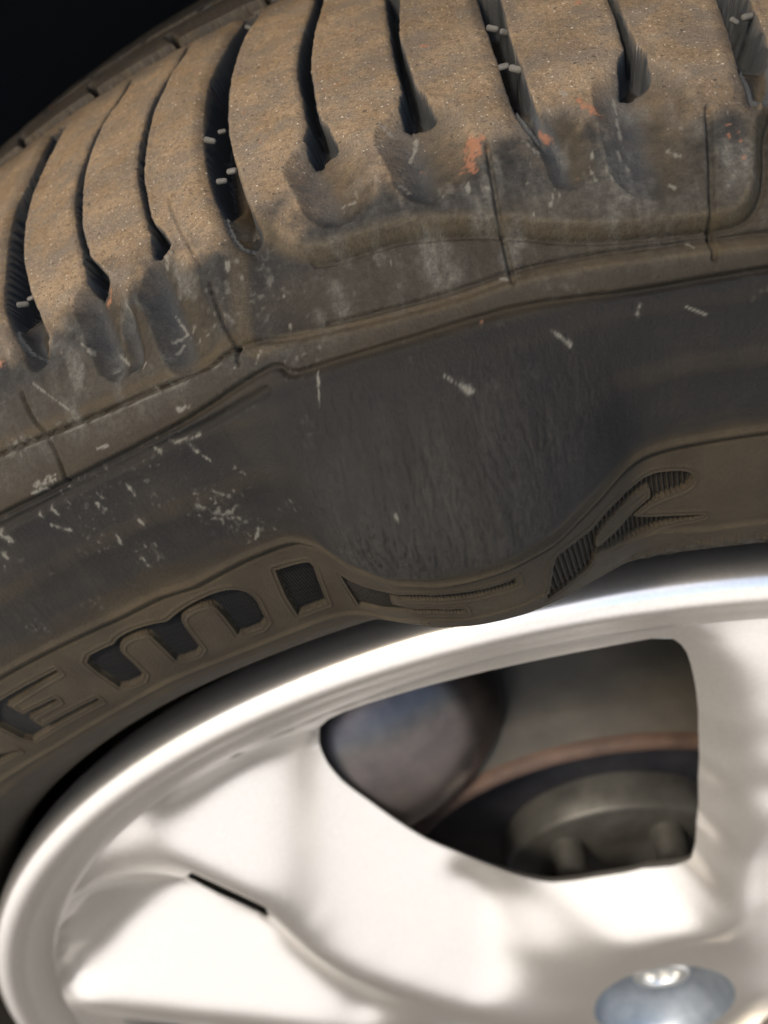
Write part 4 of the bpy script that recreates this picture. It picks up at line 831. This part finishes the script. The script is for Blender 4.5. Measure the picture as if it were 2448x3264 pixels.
rv = np.hypot(v2[:, 0], v2[:, 1])
yy = yy + (3.45 - yy) * smooth(rv, 197.5, 203.0) * (rv > 197.5)
V3 = np.stack([v2[:, 0], yy, v2[:, 1]], 1)
# face towards the viewer (-y)
tri = V3[F2]
nrm = np.cross(tri[:, 1] - tri[:, 0], tri[:, 2] - tri[:, 0])
F2 = np.where((nrm[:, 1] > 0)[:, None], F2[:, ::-1], F2)
nrm = np.where((nrm[:, 1] > 0)[:, None], -nrm, nrm)
VN = np.zeros_like(V3)
for k in range(3):
    np.add.at(VN, F2[:, k], nrm)
VN /= np.linalg.norm(VN, axis=1)[:, None] + 1e-9
# split into hub and spokes (a spoke runs between two windows)
ca, cr_ = np.degrees(np.arctan2(cen[:, 0], cen[:, 1])), np.hypot(cen[:, 0], cen[:, 1])
wc = sorted([-21.0, -71.0, -112.0] + [((-21 + c + 180) % 360) - 180 for c in COPIES])
sp_id = np.searchsorted(wc, ca) % len(wc)
part = np.where(cr_ < 66, 100, sp_id)
for k in np.unique(part):
    f = F2[part == k]
    used, iv = np.unique(f, return_inverse=True)
    me = quad_mesh('hub' if k == 100 else 'spoke', V3[used], iv.reshape(f.shape))
    me.normals_split_custom_set_from_vertices([tuple(n) for n in VN[used]])
    link('hub' if k == 100 else 'spoke', me, rim, SILVER)
# thickness: a wall down from every window edge
for n_loop, h in enumerate(holes[:-1]):
    yb = relief(h)
    n = len(h)
    c = h.mean(0)
    rows = []
    out = (h - c) / (np.linalg.norm(h - c, axis=1)[:, None] + 1e-9)
    for push, deep in ((0.0, 0.0), (.3, .9), (7.0, 5.0)):
        q = h + out * push
        rows.append(np.stack([q[:, 0], yb + deep, q[:, 1]], 1))
    V = np.concatenate(rows)
    Q = [(r * n + i, r * n + (i + 1) % n, (r + 1) * n + (i + 1) % n, (r + 1) * n + i) for r in range(2) for i in range(n)]
    me = quad_mesh('window_wall', V, Q)
    link('window_wall', me, rim, SILVER)
# the recess in the hub with its metal ring at the bottom
t = np.linspace(0, 2 * math.pi, 72, endpoint=False)
def ring_pts(r, y, tall=1.0, dz=0.0):
    return np.stack([lug[0] + r * np.sin(t), np.full(72, y), lug[1] + dz + tall * r * np.cos(t)], 1)
def stack(rows):
    n = 72
    V = np.concatenate(rows)
    Q = [(r * n + i, r * n + (i + 1) % n, (r + 1) * n + (i + 1) % n, (r + 1) * n + i) for r in range(len(rows) - 1) for i in range(n)]
    return V, Q
edge = holes[-1]
rows = [np.stack([edge[:, 0], relief(edge), edge[:, 1]], 1)]
rows += [ring_pts(lug[2] * .97, 8.5, TALL), ring_pts(lug[2] * .92, 11, 1.37), ring_pts(lug[2] * .82, 15, 1.33, 1), ring_pts(lug[2] * .66, 17.5, 1.25, 2), ring_pts(lug[2] * .48, 18.6, 1.1, 4), ring_pts(.5, 19, 1.0, 5)]
link('hub_recess', quad_mesh('hub_recess', *stack(rows)), rim, BORE)
rows = [ring_pts(10.5, 19, 1.0, 6), ring_pts(10.5, 14.0, 1.0, 6), ring_pts(9.8, 13.0, 1.0, 6), ring_pts(6.8, 13.0, 1.0, 6), ring_pts(6.2, 14.0, 1.0, 6), ring_pts(6.2, 19, 1.0, 6)]
link('bolt_ring', quad_mesh('bolt_ring', *stack(rows)), rim, STEEL)

# ------------------------------------------------------------------ what shows through the window: brake parts
disc = bpy.data.objects.new('brake_disc', None)
scene.collection.objects.link(disc)
disc.location = (0, .05, 0)
tag(disc, 'rusty brown brake disc seen dark and blurred through the wheel window', 'brake disc')
def off(prof):
    return [(r, y - 50) for r, y in prof]
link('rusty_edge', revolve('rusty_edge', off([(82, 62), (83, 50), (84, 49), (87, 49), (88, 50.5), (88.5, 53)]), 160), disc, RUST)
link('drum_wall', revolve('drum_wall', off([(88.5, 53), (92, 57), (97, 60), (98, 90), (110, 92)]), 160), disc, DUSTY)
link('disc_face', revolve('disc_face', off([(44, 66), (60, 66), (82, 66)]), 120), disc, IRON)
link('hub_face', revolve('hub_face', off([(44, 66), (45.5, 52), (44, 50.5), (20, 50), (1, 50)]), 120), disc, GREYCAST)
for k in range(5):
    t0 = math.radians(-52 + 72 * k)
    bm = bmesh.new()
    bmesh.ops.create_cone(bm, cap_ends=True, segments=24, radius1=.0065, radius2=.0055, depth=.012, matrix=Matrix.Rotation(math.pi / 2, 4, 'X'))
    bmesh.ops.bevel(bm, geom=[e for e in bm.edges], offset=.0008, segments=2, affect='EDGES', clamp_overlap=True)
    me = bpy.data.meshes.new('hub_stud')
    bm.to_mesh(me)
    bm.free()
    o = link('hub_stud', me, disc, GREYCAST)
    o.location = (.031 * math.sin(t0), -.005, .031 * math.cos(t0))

calip = bpy.data.objects.new('brake_caliper', None)
scene.collection.objects.link(calip)
tag(calip, 'worn metal brake caliper at the dark left end of the wheel window, catching blue light', 'brake caliper')
def arc_block(name, r0, r1, a0, a1, y0, y1, mat, bev, nseg=18):
    bm = bmesh.new()
    V = []
    for i in range(nseg + 1):
        t = math.radians(a0 + (a1 - a0) * i / nseg)
        V.append([bm.verts.new((r * math.sin(t) * MM, y * MM, r * math.cos(t) * MM)) for r, y in ((r0, y0), (r1, y0), (r1, y1), (r0, y1))])
    for i in range(nseg):
        for k in range(4):
            bm.faces.new((V[i][k], V[i][(k + 1) % 4], V[i + 1][(k + 1) % 4], V[i + 1][k]))
    bm.faces.new(V[0][::-1])
    bm.faces.new(V[-1])
    bmesh.ops.recalc_face_normals(bm, faces=bm.faces)
    es = [e for e in bm.edges if e.calc_face_angle(0) > .6]
    bmesh.ops.bevel(bm, geom=es, offset=bev * MM, segments=10, affect='EDGES', profile=.5, clamp_overlap=True)
    for f in bm.faces:
        f.smooth = True
    me = bpy.data.meshes.new(name)
    bm.to_mesh(me)
    bm.free()
    return link(name, me, calip, mat)
def body_mesh():
    bm = bmesh.new()
    bmesh.ops.create_uvsphere(bm, u_segments=48, v_segments=32, radius=1.0)
    for v in bm.verts:
        for k in range(3):
            v.co[k] = math.copysign(abs(v.co[k]) ** .8, v.co[k])
        g = 1 + .012 * math.sin(v.co.z * 9)
        v.co = Vector((v.co.x * .038 * g, v.co.y * .031 * g, v.co.z * .054))
    for f in bm.faces:
        f.smooth = True
    me = bpy.data.meshes.new('caliper_body')
    bm.to_mesh(me)
    bm.free()
    return me
o = link('caliper_body', body_mesh(), calip, CALIPER)
t0 = math.radians(-55)
o.location = (.127 * math.sin(t0), .064, .127 * math.cos(t0))
o.rotation_euler = (math.radians(-18), math.radians(60), 0)
arc_block('caliper_bracket', 90, 104, -78, -44, 56, 84, IRON, 6)

# ------------------------------------------------------------------ dark wheel arch behind the tyre
arch = bpy.data.objects.new('wheel_arch_liner', None)
scene.collection.objects.link(arch)
tag(arch, 'black plastic wheel arch liner in deep shade above and behind the tyre', 'wheel arch liner')
link('arch_shell', revolve('arch_shell', [(395, 45), (400, 60), (402, 120), (400, 260), (380, 290), (320, 302)], 96, math.radians(-140), math.radians(140), False), arch, LINER)
link('inner_panel', revolve('inner_panel', [(385, 296), (330, 299), (200, 303), (60, 304), (1, 304)], 64), arch, LINER)

# ------------------------------------------------------------------ concrete ground the wheel stands on, below the picture
mt, N, L, bsdf = nodes_of('shade_painted_concrete')
n = N.new('ShaderNodeTexNoise')
n.inputs['Scale'].default_value = 180
n.inputs['Detail'].default_value = 8
tc = N.new('ShaderNodeTexCoord')
L.new(tc.outputs['Object'], n.inputs['Vector'])
r = N.new('ShaderNodeValToRGB')
r.color_ramp.elements[0].color, r.color_ramp.elements[1].color = (.70, .68, .64, 1), (.80, .78, .745, 1)
L.new(n.outputs['Fac'], r.inputs[0])
# the car's shadow, painted into the concrete colour as a dark round patch
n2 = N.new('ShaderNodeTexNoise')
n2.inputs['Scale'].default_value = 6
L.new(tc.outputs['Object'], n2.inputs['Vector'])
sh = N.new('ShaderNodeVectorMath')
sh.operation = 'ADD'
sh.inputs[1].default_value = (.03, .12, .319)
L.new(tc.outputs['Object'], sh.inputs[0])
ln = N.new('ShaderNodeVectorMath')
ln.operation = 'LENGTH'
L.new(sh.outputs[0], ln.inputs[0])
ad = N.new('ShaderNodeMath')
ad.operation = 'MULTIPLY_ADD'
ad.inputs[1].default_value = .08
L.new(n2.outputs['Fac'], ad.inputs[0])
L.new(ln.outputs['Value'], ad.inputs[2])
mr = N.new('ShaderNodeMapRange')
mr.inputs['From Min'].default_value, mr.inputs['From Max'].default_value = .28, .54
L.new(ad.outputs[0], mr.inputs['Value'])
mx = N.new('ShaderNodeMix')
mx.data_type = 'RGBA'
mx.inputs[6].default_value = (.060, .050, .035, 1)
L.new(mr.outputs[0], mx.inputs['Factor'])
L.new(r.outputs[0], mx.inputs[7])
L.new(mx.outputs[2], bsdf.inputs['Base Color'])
bsdf.inputs['Roughness'].default_value = .9
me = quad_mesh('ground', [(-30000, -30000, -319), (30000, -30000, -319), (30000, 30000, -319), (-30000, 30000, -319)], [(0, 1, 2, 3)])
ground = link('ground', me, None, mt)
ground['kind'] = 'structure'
